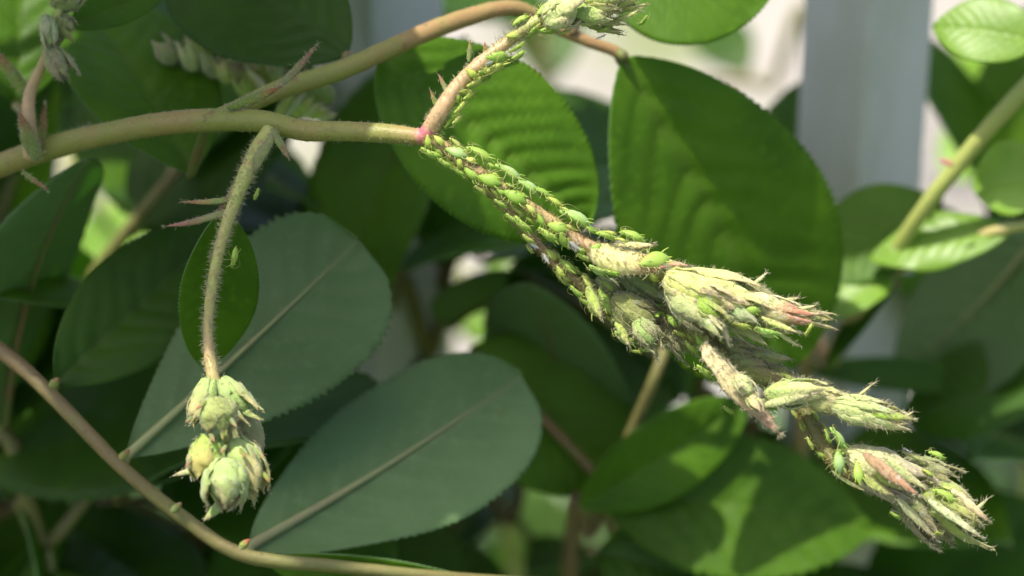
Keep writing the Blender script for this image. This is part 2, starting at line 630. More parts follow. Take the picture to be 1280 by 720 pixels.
def leaf(shoot, base, tip, wpx, roll=0.0, attach=None, under=False, up=None, dark=None, young=False, hi=True,
         label=None, rib=True, **kw):
    """one leaf with its midrib and stalk as a child; roll turns it about its own axis away from facing us"""
    LEAFSEED[0] += 1
    b = Vector(base); e = Vector(tip)
    y = (e - b); L = y.length; y.normalize()
    ref = Vector(up) if up is not None else (-FWD + UP * .5)
    z = (ref - y * ref.dot(y)).normalized()
    z = Matrix.Rotation(roll, 3, y) @ z
    if under: z = -z
    x = y.cross(z)
    M = Matrix(((x.x, y.x, z.x, b.x), (x.y, y.y, z.y, b.y), (x.z, y.z, z.z, b.z), (0, 0, 0, 1)))
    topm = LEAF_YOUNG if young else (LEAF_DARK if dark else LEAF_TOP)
    par = dict(seed=LEAFSEED[0], mats=[topm, LEAF_UNDER_Y if young else LEAF_UNDER])
    if not hi: par.update(nv=70, nu=8, teeth=17)
    par.update(kw)
    me, cl, nn = leaf_mesh('leaf', L, wpx, **par)
    o = link('leaf', me, shoot, into(shoot, M))
    if label: o['label'] = label
    if rib:
        k = 22
        ii = np.linspace(0, len(cl) * .985, k).astype(int)
        r = np.linspace(1, .03, k) ** 1.2 * .00048 * (L / .03)
        pts = cl[ii] - nn[ii] * (.00025 + .010 * wpx + r * .6)[:, None]
        tcol = np.zeros(k)
        if attach is not None:
            a_ = M.inverted() @ Vector(attach)
            a_ = np.array(a_)
            pre, _ = catmull([a_, a_ * .5 + np.array([0, 0, .0006]), pts[0]], [0, 0, 0], 5)
            pts = np.vstack([pre[:-1], pts[0:]])
            r = np.concatenate([np.full(len(pre) - 1, .0006), r])
        Vv, Ff = tube(pts, r, 8)
        link('midrib', mesh_from('midrib', Vv, Ff, [MIDRIB if under else MIDRIB_TOP]), o)
    return o


def stem(shoot, name, pts, radii, tints, mat, n=10, sides=12, wob=.02):
    c, v = catmull(pts, np.stack([radii, tints], -1), n)
    Vv, Ff = tube(c, v[:, 0], sides, wob)
    at = np.concatenate([np.repeat(v[:, 1], sides), v[[0, -1], 1]])
    Vv = Vv - np.array(shoot['_loc'])
    o = link(name, mesh_from(name, Vv, Ff, [mat], attrs={'tint': at}), shoot)
    return o, c, v[:, 0]


def stem_hair(parent, c, r, per_mm, length, mat, seed, shoot, rad=.000028, lo=0.0, hi=1.0, lean=None, name='hair'):
    g = np.random.default_rng(seed)
    c = np.asarray(c); t, u, v = frames(c)
    seg = np.linalg.norm(np.diff(c, axis=0), axis=1)
    tot = np.concatenate([[0], np.cumsum(seg)])
    n = int(tot[-1] * 1000 * per_mm * 2.4 * (hi - lo))
    x = g.uniform(lo, hi, n) * tot[-1]
    i = np.clip(np.searchsorted(tot, x) - 1, 0, len(seg) - 1)
    f = (x - tot[i]) / seg[i]
    p = c[i] * (1 - f)[:, None] + c[i + 1] * f[:, None]
    a = g.uniform(0, 2 * np.pi, n)
    nr = np.cos(a)[:, None] * u[i] + np.sin(a)[:, None] * v[i]
    rr = np.asarray(r)[i]
    me = hair_mesh(name, p + nr * rr[:, None] * .9 - np.array(shoot['_loc']), nr, length, rad, mat, lean, seed)
    o = link(name, me, parent)
    tag(o, kind='stuff')
    return o


# ------------------------------------------------------------------ buds and bracts
def sepal_patch(mb, L, R, th0, width, n=13, m=7, flare=.0, lift=.0, tipl=1.0, thick=.00009, mat=0, keel=0.0, seed=0, plump=.7):
    """pointed curved scale lying on an egg of length L and radius R, tip free; axis +y"""
    g = np.random.default_rng(seed)
    t = np.linspace(0, 1, n); s = np.linspace(-1, 1, m)
    T, Sg = np.meshgrid(t, s, indexing='ij')
    wid = width * (np.sin(np.pi * np.clip(.12 + T * .88, 0, 1)) ** .75) * (1 + .12 * g.standard_normal((n, 1)))
    wid[-1] = .02
    rad = R * (np.sin(np.pi * np.clip(.06 + .82 * T, 0, 1)) ** plump) + lift * T + flare * np.maximum(0, T - .62) ** 1.6
    rad = rad * (1 + .03 * g.standard_normal(T.shape) + .035 * np.cos(Sg * 9.4 + g.uniform(0, 6)) + .03 * np.sin(T * 14 + g.uniform(0, 6)))
    rad = rad + keel * R * (1 - np.abs(Sg))
    sw = g.normal(0, .18)
    A = th0 + Sg * wid + sw * T * T
    y = L * tipl * (T + .03 * g.standard_normal(T.shape) * (T > 0))
    V1 = np.stack([rad * np.cos(A), y, rad * np.sin(A)], -1).reshape(-1, 3)
    V2 = np.stack([(rad - thick) * np.cos(A), y - .00002, (rad - thick) * np.sin(A)], -1).reshape(-1, 3)
    idx = np.arange(n * m).reshape(n, m)
    q = np.stack([idx[:-1, :-1], idx[1:, :-1], idx[1:, 1:], idx[:-1, 1:]], -1).reshape(-1, 4)
    Fs = q.tolist() + (q[:, ::-1] + n * m).tolist()
    N = n * m
    for i in range(n - 1):
        Fs.append([idx[i, 0], idx[i, 0] + N, idx[i + 1, 0] + N, idx[i + 1, 0]])
        Fs.append([idx[i + 1, -1], idx[i + 1, -1] + N, idx[i, -1] + N, idx[i, -1]])
    at = np.tile((T ** 1.6 + .25 * np.abs(Sg) ** 3 + g.normal(0, .18)).reshape(-1), 2)
    mb.add(np.vstack([V1, V2]), Fs, mat, at)


def bud_mesh(L, W, kind, seed):
    """closed bud: egg core wrapped by pointed hairy sepals, their tips free"""
    g = np.random.default_rng(seed)
    mb = MB()
    R = W / 2
    n, m = 9, 12
    t = np.linspace(0, 1, n); a = np.arange(m) / m * 2 * np.pi
    rad = R * .93 * (np.sin(np.pi * np.clip(.05 + .93 * t, 0, 1)) ** .62)
    V = [(rad[i] * math.cos(q) * (1 + .04 * g.standard_normal()), L * .82 * t[i], rad[i] * math.sin(q) * (1 + .04 * g.standard_normal())) for i in range(n) for q in a]
    F = [(i * m + k, (i + 1) * m + k, (i + 1) * m + (k + 1) % m, i * m + (k + 1) % m) for i in range(n - 1) for k in range(m)]
    F.append(tuple(range(m))); F.append(tuple(reversed(range((n - 1) * m, n * m))))
    mb.add(V, F, 0, np.repeat(t * .3, m))
    ns = {'open': 7, 'closed': 6, 'round': 5}[kind]
    off = g.uniform(0, 6.28)
    for k in range(ns):
        th = off + k * 2 * math.pi / ns + g.normal(0, .2)
        if kind == 'round':
            sepal_patch(mb, L, R * (1.0 + .05 * (k % 2)), th, g.uniform(.75, .95), flare=0, tipl=g.uniform(.92, 1.0), thick=R * .06, seed=seed * 7 + k, keel=.05, plump=.5)
        else:
            fl = g.uniform(-.1, .5) if kind == 'closed' else g.uniform(.3, 3.0)
            sepal_patch(mb, L, R * g.uniform(.92, 1.14), th, g.uniform(.34, .8), flare=fl * R, tipl=g.uniform(.62, 1.14), thick=R * .06, seed=seed * 7 + k, keel=.10)
    return mb


def bract_mesh(L, W, seed, fold=1.1, curve=.25):
    """long boat-shaped bract, keeled along the middle"""
    g = np.random.default_rng(seed)
    n, m = 14, 7
    t = np.linspace(0, 1, n); s = np.linspace(-1, 1, m)
    T, Sg = np.meshgrid(t, s, indexing='ij')
    w = W / 2 * (np.sin(np.pi * np.clip(.10 + .90 * T ** .8, 0, 1)) ** .8)
    w[-1] = W * .01
    ang = Sg * fold
    X = w * np.sin(ang) / math.sin(fold) * (1 + .06 * g.standard_normal(T.shape))
    Z = w * (np.cos(ang) - 1) + curve * L * (T - T * T) + .03 * W * g.standard_normal(T.shape)
    Y = L * T
    V1 = np.stack([X, Y, Z], -1).reshape(-1, 3)
    th = W * .10
    V2 = V1 - np.array([0, 0, th]) * (.35 + .65 * np.sin(np.pi * T)).reshape(-1, 1)
    N = n * m
    idx = np.arange(N).reshape(n, m)
    q = np.stack([idx[:-1, :-1], idx[:-1, 1:], idx[1:, 1:], idx[1:, :-1]], -1).reshape(-1, 4)
    Fs = q.tolist() + (q[:, ::-1] + N).tolist()
    for i in range(n - 1):
        Fs.append([idx[i, 0], idx[i + 1, 0], idx[i + 1, 0] + N, idx[i, 0] + N])
        Fs.append([idx[i + 1, -1], idx[i, -1], idx[i, -1] + N, idx[i + 1, -1] + N])
    for row in (0, n - 1):
        for k in range(m - 1):
            Fs.append([idx[row, k], idx[row, k] + N, idx[row, k + 1] + N, idx[row, k + 1]][::(1 if row == 0 else -1)])
    mb = MB()
    mb.add(np.vstack([V1, V2]), Fs, 0, np.tile(np.clip(T * 1.0 - .15, 0, 1).reshape(-1), 2))
    return mb


BUDSEED = [500]


class Spike:
    """one bud spike: its stalk is the part, buds, bracts and hair its sub-parts"""
    def __init__(self, shoot, pts, radii, tints, mat=STALK, n=10, name='flower_spike'):
        self.shoot = shoot
        self.o, self.c, self.r = stem(shoot, name, pts, radii, tints, mat, n, 12, .03)
        self.hb = []; self.hn = []; self.bare = False

    def place(self, name, mb, base, tip, mat, roll, nh, area):
        b = Vector(base); y = Vector(tip) - b; y.normalize()
        ref = (-FWD * .8 + UP * .6)
        z = (ref - y * ref.dot(y)).normalized()
        z = Matrix.Rotation(roll, 3, y) @ z
        x = y.cross(z)
        M = Matrix(((x.x, y.x, z.x, b.x), (x.y, y.y, z.y, b.y), (x.z, y.z, z.z, b.z), (0, 0, 0, 1)))
        me = mb.mesh(name, [mat])
        o = link(name, me, self.o, into(self.shoot, M))
        vn = np.array([v.normal[:] for v in me.vertices]); vc = np.array([v.co[:] for v in me.vertices])
        nh = int(nh * (2.0 if self.bare else 4) * min(1.2, max(.1, area / (PX(60) * PX(26)))))
        ii = rng.integers(0, len(vc), nh)
        jit = rng.standard_normal((nh, 3)) * .00010
        R = np.array(M.to_3x3())
        self.hb.append((vc[ii] + jit) @ R.T + np.array(b)); self.hn.append((vn[ii] + np.array([0, .7, 0])) @ R.T)
        return o

    def bud(self, x0, y0, x1, y1, w, d=0.0, d1=None, mat=BUD_CREAM, kind='closed', hair=110):
        BUDSEED[0] += 1
        a = P(x0, y0, d); b = P(x1, y1, d if d1 is None else d1)
        return self.place('bud', bud_mesh((b - a).length, PX(w, d), kind, BUDSEED[0]), a, b, mat, rng.uniform(0, 6), hair, (b - a).length * PX(w, d))

    def bract(self, x0, y0, x1, y1, w, d=0.0, d1=None, mat=BRACT_PINK, roll=0.0, curve=.15, fold=1.1, hair=90):
        BUDSEED[0] += 1
        a = P(x0, y0, d); b = P(x1, y1, d if d1 is None else d1)
        return self.place('bract', bract_mesh((b - a).length, PX(w, d), BUDSEED[0], fold, curve), a, b, mat, roll, hair, (b - a).length * PX(w, d))

    def finish(self, per_mm=14, length=.0005, mat=HAIR, budlen=.00045, lo=0.0, hi=1.0, seed=1):
        stem_hair(self.o, self.c, self.r, per_mm, length, mat, seed, self.shoot, lo=lo, hi=hi)
        if self.hb:
            B = np.vstack(self.hb); N = np.vstack(self.hn)
            N /= np.linalg.norm(N, axis=1)[:, None] + 1e-9
            me = hair_mesh('bud_hair', B - np.array(self.shoot['_loc']), N, budlen, .000026, HAIR, None, seed + 50)
            tag(link('bud_hair', me, self.o), kind='stuff')


# ================================================================== the flowering shoot in front
MAIN_BASE = Vector((-.16, .10, 0))
main = thing('flowering_shoot', MAIN_BASE, 'hairy green flowering shoot carrying aphid-covered cream bud spikes', 'shrub shoot')
R1 = PX(1)
br, br_c, br_r = stem(main, 'branch',
    [MAIN_BASE, (-.16, .08, .35), (-.125, .05, .66), P(-420, 330, .035), P(-120, 255, .026), P(0, 207, .020), P(70, 183, .017), P(130, 168, .014), P(200, 155, .010), P(270, 150, .008), P(330, 152, .006), P(380, 163, .004), P(430, 164, .002), P(485, 167, .001), P(532, 172, 0)],
    [.003, .0026, .0022, 17 * R1, 17 * R1, 16 * R1, 16 * R1, 15 * R1, 15 * R1, 15 * R1, 14 * R1, 13.5 * R1, 12.5 * R1, 12 * R1, 10 * R1],
    [.8, .7, .6, .5, .3, .5, .25, .35, .55, .3, .25, .2, .3, .45, .75], STEM, 12, 16)
stem_hair(br, br_c, br_r, 16, .00038, HAIR, 3, main, lo=.72, hi=1.0)
arm, arm_c, arm_r = stem(main, 'branch',
    [P(262, 149, .008), P(300, 135, .010), P(350, 112, .012), P(430, 86, .014), P(520, 46, .017), P(590, 20, .020), P(645, 10, .022), P(690, 32, .024), P(735, 52, .025), P(764, 62, .0258), P(780, 72, .0262)],
    [9 * R1, 12 * R1, 13 * R1, 13 * R1, 12.5 * R1, 12 * R1, 10 * R1, 9 * R1, 8 * R1, 8 * R1, 8 * R1],
    [.25, .2, .25, .3, .5, .55, .6, .7, .7, .6, .5], STEM, 10, 14)
stem_hair(arm, arm_c, arm_r, 6, .0003, HAIR, 4, main)
# pink swelling at the fork
node, nc, nr = stem(main, 'node', [P(522, 171, .0), P(531, 169, -.0002), P(540, 159, -.0004)], [10.5 * R1, 10.5 * R1, 10.5 * R1], [.2, .75, .5], PINK, 6, 12, .05)

# ---- spike A: aphid-covered stalk and its upper bud cluster
spA = Spike(main, [P(528, 170), P(552, 182), P(590, 210), P(640, 243), P(690, 278), P(740, 310), P(790, 326), P(850, 350, .001), P(920, 380, .001), P(985, 396, .001)],
            [9 * R1, 8 * R1, 7.5 * R1, 7.5 * R1, 8 * R1, 9 * R1, 10 * R1, 8 * R1, 6 * R1, 3 * R1], [.8, .75, .72, .7, .72, .7, .6, .3, .2, .2])
spA.bract(738, 312, 832, 334, 40, -.0012, -.002, roll=.25, curve=.10, hair=200)
spA.bract(805, 322, 862, 332, 12, .001, .002, curve=.1)
spA.bract(760, 308, 818, 306, 14, .001, .001, mat=BUD_CREAM, curve=.2)
spA.bud(832, 344, 918, 386, 40, -.002, -.003, hair=180)
spA.bud(836, 356, 890, 408, 40, -.001, -.003, hair=160)
spA.bud(846, 344, 950, 370, 34, .001, .0, hair=160)
spA.bud(880, 362, 952, 392, 32, -.002, -.002, mat=BUD_CREAM, kind='open')
spA.bud(866, 374, 906, 402, 24, -.003, -.004, mat=BUD_GREEN)
spA.bud(872, 385, 902, 420, 22, -.003, -.004, mat=BUD_GREEN, kind='open')
spA.bud(900, 378, 944, 404, 26, -.002, -.002, mat=BUD_GREEN)
spA.bud(918, 352, 962, 370, 18, .001, .002, mat=BUD_GREEN, kind='open')
spA.bud(928, 372, 990, 388, 26, -.001, -.001, kind='open')
spA.bud(945, 382, 1010, 396, 24, -.001, -.0015, mat=BRACT_PINK, kind='open')
spA.bud(968, 386, 1040, 402, 20, .0, .001, mat=BUD_CREAM, kind='open')
spA.bract(952, 396, 997, 415, 9, -.002, -.003, mat=BUD_CREAM, curve=.05)
spA.bract(970, 414, 999, 433, 5, -.001, -.002, mat=BUD_CREAM, curve=.03)
spA.bract(990, 388, 1022, 381, 6, 0, 0, mat=BUD_CREAM, curve=.1)
spA.bract(940, 356, 960, 340, 5, .001, .001, mat=BUD_CREAM, curve=.15)
spA.bud(940, 392, 1000, 410, 24, .001, .001, mat=BUD_GREEN, kind='open')
spA.bud(905, 392, 950, 425, 24, .0, .001, mat=BUD_GREEN, kind='open')
spA.bract(896, 392, 912, 430, 12, -.003, -.003, mat=BUD_CREAM, curve=.2)
spA.bract(985, 392, 1032, 392, 7, -.001, 0, mat=BRACT_PINK, curve=.1)
spA.bract(960, 380, 1000, 372, 8, .0, .0, mat=BUD_CREAM, curve=.2)
spA.finish(34, .0006, HAIR_BROWN, .0006, lo=.0, hi=.8, seed=21)

# ---- spike B: lower, shaded stalk with grey-green buds
spB = Spike(main, [P(600, 226, .002), P(650, 280, .003), P(690, 325, .003), P(725, 355, .003), P(760, 385, .003), P(800, 405, .003), P(845, 405, .003), P(882, 425, .001)],
            [4 * R1, 5 * R1, 5.5 * R1, 6 * R1, 7 * R1, 9 * R1, 8 * R1, 6 * R1], [.6, .7, .7, .75, .5, .3, .3, .3])
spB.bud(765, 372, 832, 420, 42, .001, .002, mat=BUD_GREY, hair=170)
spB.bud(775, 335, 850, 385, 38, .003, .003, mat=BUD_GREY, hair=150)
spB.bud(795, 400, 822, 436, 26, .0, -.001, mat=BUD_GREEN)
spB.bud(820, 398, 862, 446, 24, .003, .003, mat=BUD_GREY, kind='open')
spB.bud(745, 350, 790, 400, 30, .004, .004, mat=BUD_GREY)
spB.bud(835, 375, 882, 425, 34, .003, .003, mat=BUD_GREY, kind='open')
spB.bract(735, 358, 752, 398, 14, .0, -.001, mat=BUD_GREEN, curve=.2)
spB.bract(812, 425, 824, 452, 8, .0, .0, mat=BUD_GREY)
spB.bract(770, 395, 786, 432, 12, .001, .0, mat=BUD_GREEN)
spB.finish(44, .00065, HAIR_BROWN, .0006, seed=31)

# ---- spike C: long hanging end with the pale bract and the tip cluster
spC = Spike(main, [P(850, 380, .003), P(880, 425, .002), P(930, 460, .003), P(985, 490, .003), P(1010, 520, .002), P(1030, 560, .001), P(1060, 590, 0), P(1110, 610, .001), P(1170, 640, .001)],
            [7 * R1, 7 * R1, 8 * R1, 8 * R1, 8 * R1, 8 * R1, 7 * R1, 6 * R1, 4 * R1], [.3, .3, .3, .3, .2, .2, .2, .2, .2], WOOD)
spC.bract(882, 430, 976, 543, 36, -.003, -.003, roll=-.3, curve=.10, hair=330)
spC.bud(920, 470, 944, 498, 22, -.004, -.005, mat=BUD_CREAM)
spC.bud(932, 490, 950, 515, 16, -.004, -.005, mat=BUD_CREAM)
spC.bud(956, 494, 1026, 488, 34, -.002, -.002, mat=BUD_GREEN, hair=160)
spC.bract(955, 506, 1024, 490, 14, -.003, -.003, mat=BUD_CREAM, curve=.3)
spC.bud(1000, 492, 1072, 512, 30, -.001, -.001, mat=BUD_CREAM, hair=150)
spC.bud(1040, 506, 1132, 528, 34, -.002, -.002, mat=BUD_CREAM, kind='open', hair=190)
spC.bract(1030, 492, 1100, 508, 16, -.001, -.001, mat=BUD_CREAM, curve=.25)
spC.bract(1080, 515, 1143, 524, 14, -.003, -.003, mat=BUD_GREEN, curve=.3)
spC.bract(1066, 499, 1094, 477, 4, -.001, -.001, mat=BUD_CREAM, curve=-.1)
spC.bract(1120, 525, 1142, 514, 5, -.002, -.002, mat=BUD_CREAM, curve=-.2)
for k, (x, y, x2, y2, w) in enumerate([(900, 448, 960, 455, 24), (915, 455, 985, 475, 26), (960, 462, 1000, 485, 22), (890, 425, 940, 440, 22), (930, 440, 985, 455, 18)]):
    spC.bud(x, y, x2, y2, w, .003, .003, mat=BUD_GREY, kind='open', hair=150)
spC.bud(1058, 566, 1152, 618, 50, .0, -.001, mat=BUD_CREAM, kind='open', hair=260)
spC.bract(1080, 566, 1149, 620, 15, -.0042, -.0045, mat=BRACT_RED, roll=.2, curve=.06)
spC.bract(1108, 575, 1160, 612, 13, -.003, -.003, mat=BUD_GREEN, curve=.1)
spC.bract(1080, 592, 1119, 620, 17, -.003, -.003, mat=BUD_CREAM, curve=.1)
spC.bract(1096, 588, 1135, 612, 17, -.003, -.003, mat=BUD_GREEN, curve=.1)
spC.bud(1130, 578, 1196, 606, 32, .003, .003, mat=BUD_GREY, kind='open', hair=150)
spC.bract(1128, 564, 1166, 580, 6, .0, .001, mat=BUD_CREAM, curve=.1)
spC.bud(1118, 608, 1178, 676, 40, .0, -.001, mat=BUD_GREY, kind='closed', hair=170)
spC.bract(1122, 622, 1172, 675, 12, -.003, -.002, mat=BUD_CREAM, curve=.1)
spC.bud(1152, 612, 1236, 668, 50, .0, -.001, mat=BUD_GREEN, kind='closed', hair=230)
spC.bract(1190, 612, 1237, 652, 12, -.002, -.002, mat=BRACT_PINK, roll=.3, curve=.1)
spC.bract(1160, 622, 1228, 672, 14, -.003, -.003, mat=BUD_CREAM, roll=-.3, curve=.1)
spC.bract(1214, 640, 1236, 622, 5, -.001, -.001, mat=BUD_CREAM, curve=-.2)
spC.bract(1040, 588, 1088, 616, 6, .0, -.001, mat=BUD_GREY, curve=-.2)
spC.finish(46, .0006, HAIR_BROWN, .00062, seed=41)

# ---- spike D: rises from the fork to a bud cluster at the top
spD = Spike(main, [P(534, 168), P(550, 140, -.001), P(572, 108, -.001), P(600, 80, -.001), P(635, 52, -.001), P(672, 25, -.001), P(720, 5, 0), P(770, -15, .001)],
            [11 * R1, 10.5 * R1, 9.5 * R1, 9 * R1, 7.5 * R1, 7 * R1, 6 * R1, 4 * R1], [1.0, .85, .75, .8, .4, .2, .1, .1])
spD.bud(680, 26, 730, 8, 40, -.002, -.002, hair=150)
spD.bud(715, 14, 768, 20, 28, -.001, -.001, mat=BUD_GREEN)
spD.bud(730, 2, 786, -4, 34, -.001, -.001, mat=BUD_GREEN, kind='open')
spD.bud(690, 5, 735, -30, 36, .001, .001)
spD.bud(760, 6, 806, -6, 26, .001, .001, mat=BUD_GREEN, kind='open')
spD.bud(725, 25, 775, 34, 18, .001, .0, mat=BUD_GREEN, kind='open')
spD.bract(745, 30, 800, 12, 9, .0, .0, mat=BUD_GREEN, curve=-.2)
spD.bud(740, -15, 800, -40, 34, .001, .001)
for x0, y0, x1, y1 in [(586, 72, 588, 48), (560, 110, 548, 92), (548, 132, 538, 112), (607, 68, 606, 52)]:
    spD.bract(x0, y0 + 6, x1, y1, 6, .0, .0, mat=STIPULE, curve=.05, hair=30)
spD.finish(26, .0005, HAIR, .0005, lo=.03, hi=.9, seed=51)
stem_hair(spD.o, spD.c[32:], spD.r[32:], 5, .0011, HAIR_DARK, 52, main, rad=.000022, name='dark_hair')

# ---- spike E: drooping at the left, shaded stalk and sunlit bud cluster
spE = Spike(main, [P(338, 165, .004), P(318, 196, .002), P(296, 245, .0), P(276, 305, -.001), P(264, 365, -.0015), P(260, 420, -.002), P(267, 475, -.003), P(280, 540, -.0035), P(285, 590, -.0035)],
            [12 * R1, 11 * R1, 8.5 * R1, 7 * R1, 6.5 * R1, 6 * R1, 8 * R1, 5 * R1, 4 * R1], [.25, .15, .2, .35, .5, .5, .5, .2, .2], STALK)
spE.bract(345, 162, 272, 264, 20, .001, .001, mat=STIPULE, roll=.4, curve=.08, hair=120)
spE.bract(300, 245, 226, 252, 9, .0, .001, mat=STIPULE, curve=-.15, hair=40)
spE.bract(296, 258, 205, 283, 11, .0, .001, mat=STIPULE, curve=-.15, hair=40)
spE.bract(340, 160, 362, 200, 10, .001, .0, mat=STIPULE, curve=.15, hair=40)
DE = -.0035
spE.bare = True
spE.bud(264, 474, 244, 534, 34, DE, DE - .001, mat=BUD_ROUND, kind='round')
spE.bud(269, 496, 274, 542, 46, DE - .004, DE - .004, mat=BUD_ROUND, kind='round', hair=170)
spE.bud(276, 474, 314, 524, 34, DE, DE - .001, mat=BUD_ROUND, kind='open')
spE.bract(296, 508, 331, 526, 9, DE - .001, DE - .001, mat=BUD_ROUND, curve=.1)
spE.bud(292, 512, 318, 578, 46, DE + .003, DE + .002, mat=BUD_GREY, kind='round')
spE.bud(264, 545, 254, 602, 48, DE - .003, DE - .004, mat=BUD_ROUND, kind='round', hair=170)
spE.bract(258, 580, 215, 595, 10, DE - .001, DE - .001, mat=BUD_ROUND, curve=.1)
spE.bud(292, 550, 324, 620, 50, DE - .002, DE - .003, mat=BUD_ROUND, kind='round', hair=170)
spE.bud(286, 574, 276, 636, 54, DE - .005, DE - .006, mat=BUD_ROUND, kind='round', hair=180)
spE.bract(282, 622, 254, 651, 14, DE - .004, DE - .004, mat=BUD_ROUND, curve=.15)
spE.bract(308, 600, 300, 640, 10, DE, DE, mat=BUD_ROUND, curve=.15)
spE.bract(316, 600, 318, 634, 10, DE, DE, mat=BUD_ROUND, curve=.15)
for (x0, y0, x1, y1) in [(258, 500, 244, 512), (286, 520, 296, 534), (262, 540, 268, 552), (240, 570, 232, 584), (276, 570, 282, 584), (300, 560, 308, 572), (330, 590, 336, 602), (262, 600, 252, 612), (296, 610, 300, 624), (320, 560, 330, 572), (240, 520, 232, 528), (282, 556, 276, 566)]:
    spE.bract(x0, y0, x1, y1, 6, DE - .005, DE - .006, mat=STIPULE, curve=.1, hair=10)
spE.finish(26, .00075, HAIR, .00038, lo=.05, hi=.72, seed=61)

# ---- stipules and the young side shoot at the far left
spF = Spike(main, [P(40, 196, .016), P(36, 150, .015), P(38, 115, .015), P(55, 75, .014), P(70, 30, .013), P(82, -20, .012)],
            [12 * R1, 9 * R1, 8 * R1, 6 * R1, 5 * R1, 4 * R1], [.9, .9, .8, .5, .3, .2], STALK, name='side_spike')
spF.bud(60, 60, 86, 100, 30, .012, .012, mat=BUD_GREY, kind='open')
spF.bud(58, 20, 64, 62, 22, .012, .011, mat=BUD_GREEN)
spF.bud(70, 24, 96, 40, 24, .013, .013, mat=BUD_GREY, kind='open')
spF.bud(68, 10, 100, -20, 36, .013, .013, mat=BUD_GREY)
spF.bract(36, 118, -6, 62, 16, .016, .018, mat=STIPULE, curve=.1)
spF.bract(48, 200, 24, 140, 20, .014, .012, mat=STIPULE, curve=.1)
spF.bract(52, 190, 110, 156, 10, .016, .018, mat=BUD_CREAM, curve=.1)
spF.bract(28, 214, 60, 238, 7, .012, .01, mat=STIPULE, curve=.1)
spF.bract(50, 196, 56, 130, 12, .017, .017, mat=STIPULE, curve=.2)
spF.finish(10, .0005, HAIR, .0005, seed=71)
spG = Spike(main, [P(300, 142, .012), P(330, 118, .02), P(310, 90, .03), P(270, 70, .035), P(220, 50, .038), P(180, 20, .04)],
            [6 * R1, 6 * R1, 6 * R1, 5 * R1, 4 * R1, 3 * R1], [.3] * 6, STALK, name='side_spike')
for k in range(13):
    x = 215 + k * 15 + random.uniform(-8, 8); y = 60 + k * 4 + random.uniform(-18, 25)
    spG.bud(x + 12, y + 18, x - random.uniform(0, 18), y - random.uniform(8, 30), 24, .03, .03, mat=random.choice([BUD_GREEN, BUD_GREY, BUD_GREEN]), kind='open', hair=40)
for k in range(6):
    spG.bract(345 + k * 10, 145, 372 + k * 10, 108 + k * 7, 14, .026, .026, mat=BUD_GREEN, curve=.3, hair=40)
spG.bract(284, 134, 352, 108, 15, .006, .007, mat=STIPULE, curve=.1)
spG.bract(345, 110, 396, 56, 11, .007, .009, mat=STIPULE, curve=-.1)
spG.finish(6, .0005, HAIR, .0005, seed=81)

# ---- leaves carried by the flowering shoot
leaf(main, P(476, 70, .020), P(735, 278, .028), PX(215, .024), roll=.15, attach=P(470, 66, .016), fold=.10, curl=.25, a=.6, b=.62, quilt=.022, nveins=10, label='quilted leaf crossed by a sunlit patch')
leaf(main, P(780, 72, .026), P(990, 462, .046), PX(300, .035), roll=.05, attach=P(772, 66, .026), fold=.07, curl=.15, a=.78, b=.55, wave=.012, quilt=.010, label='broad smooth leaf beside the fence bar, widening from its stalk')
leaf(main, P(742, -28, .026), P(962, -4, .028), PX(165, .03), roll=.1, attach=P(715, 42, .024), fold=.1, curl=.3)
leaf(main, P(436, 66, .018), P(205, -72, .030), PX(190, .025), roll=-.1, attach=P(434, 84, .014), dark=True, fold=.12, curl=.2, quilt=.014)
leaf(main, P(280, 262, .004), P(258, 462, .014), PX(100, .008), roll=-.55, attach=P(292, 250, .001), fold=.25, curl=.25)
leaf(main, P(240, 215, .022), P(92, -8, .040), PX(190, .03), roll=.3, attach=P(262, 150, .010), fold=.2, curl=.3, under=False)
leaf(main, P(20, 130, .03), P(30, -130, .04), PX(170, .03), roll=.2, attach=P(34, 150, .016), fold=.15, curl=.3)
leaf(main, P(84, 32, .016), P(215, -18, .02), PX(50, .016), roll=.5, attach=P(60, 66, .014), young=False, fold=.25, curl=.2)

# ================================================================== lower brown shoot with pale leaf undersides
LOW_BASE = Vector((-.20, .06, 0))
low = thing('leafy_shoot', LOW_BASE, 'thin brownish shoot bearing two broad leaves seen from their pale undersides', 'shrub shoot')
lo_o, lo_c, lo_r = stem(low, 'stem',
    [LOW_BASE, (-.19, .05, .3), (-.13, .03, .66), P(-500, 120, .03), P(-200, 290, .025), P(0, 438, .018), P(62, 492, .016), P(150, 582, .014), P(230, 648, .014), P(305, 694, .014), P(420, 708, .015), P(560, 722, .018), P(700, 730, .024), P(860, 736, .03)],
    [.0022, .002, .0018, 12 * R1, 11 * R1, 10.5 * R1, 10 * R1, 9.5 * R1, 9.5 * R1, 9.5 * R1, 9 * R1, 8 * R1, 7 * R1, 4 * R1],
    [.7, .7, .7, .7, .6, .75, .7, .55, .4, .3, .3, .4, .4, .4], WOOD, 10, 14)
leaf(low, P(157, 574, .016), P(448, 302, .024), PX(222, .02), roll=.12, attach=P(148, 582, .014), under=True, a=.92, b=.36, fold=.10, curl=.12, teeth=38, tooth=.055, nveins=9, quilt=.012, label='pale grey-green leaf underside with raised midrib, above the lower leaf')
leaf(low, P(312, 688, .018), P(652, 472, .036), PX(235, .026), roll=-.15, attach=P(305, 694, .014), under=True, a=.80, b=.46, fold=.08, curl=.15, teeth=38, nveins=9, quilt=.010, label='pale leaf underside standing over the stem bend')
leaf(low, P(70, 478, .018), P(292, 278, .034), PX(150, .024), roll=.2, attach=P(62, 492, .016), dark=True, fold=.22, curl=.15, quilt=.014)
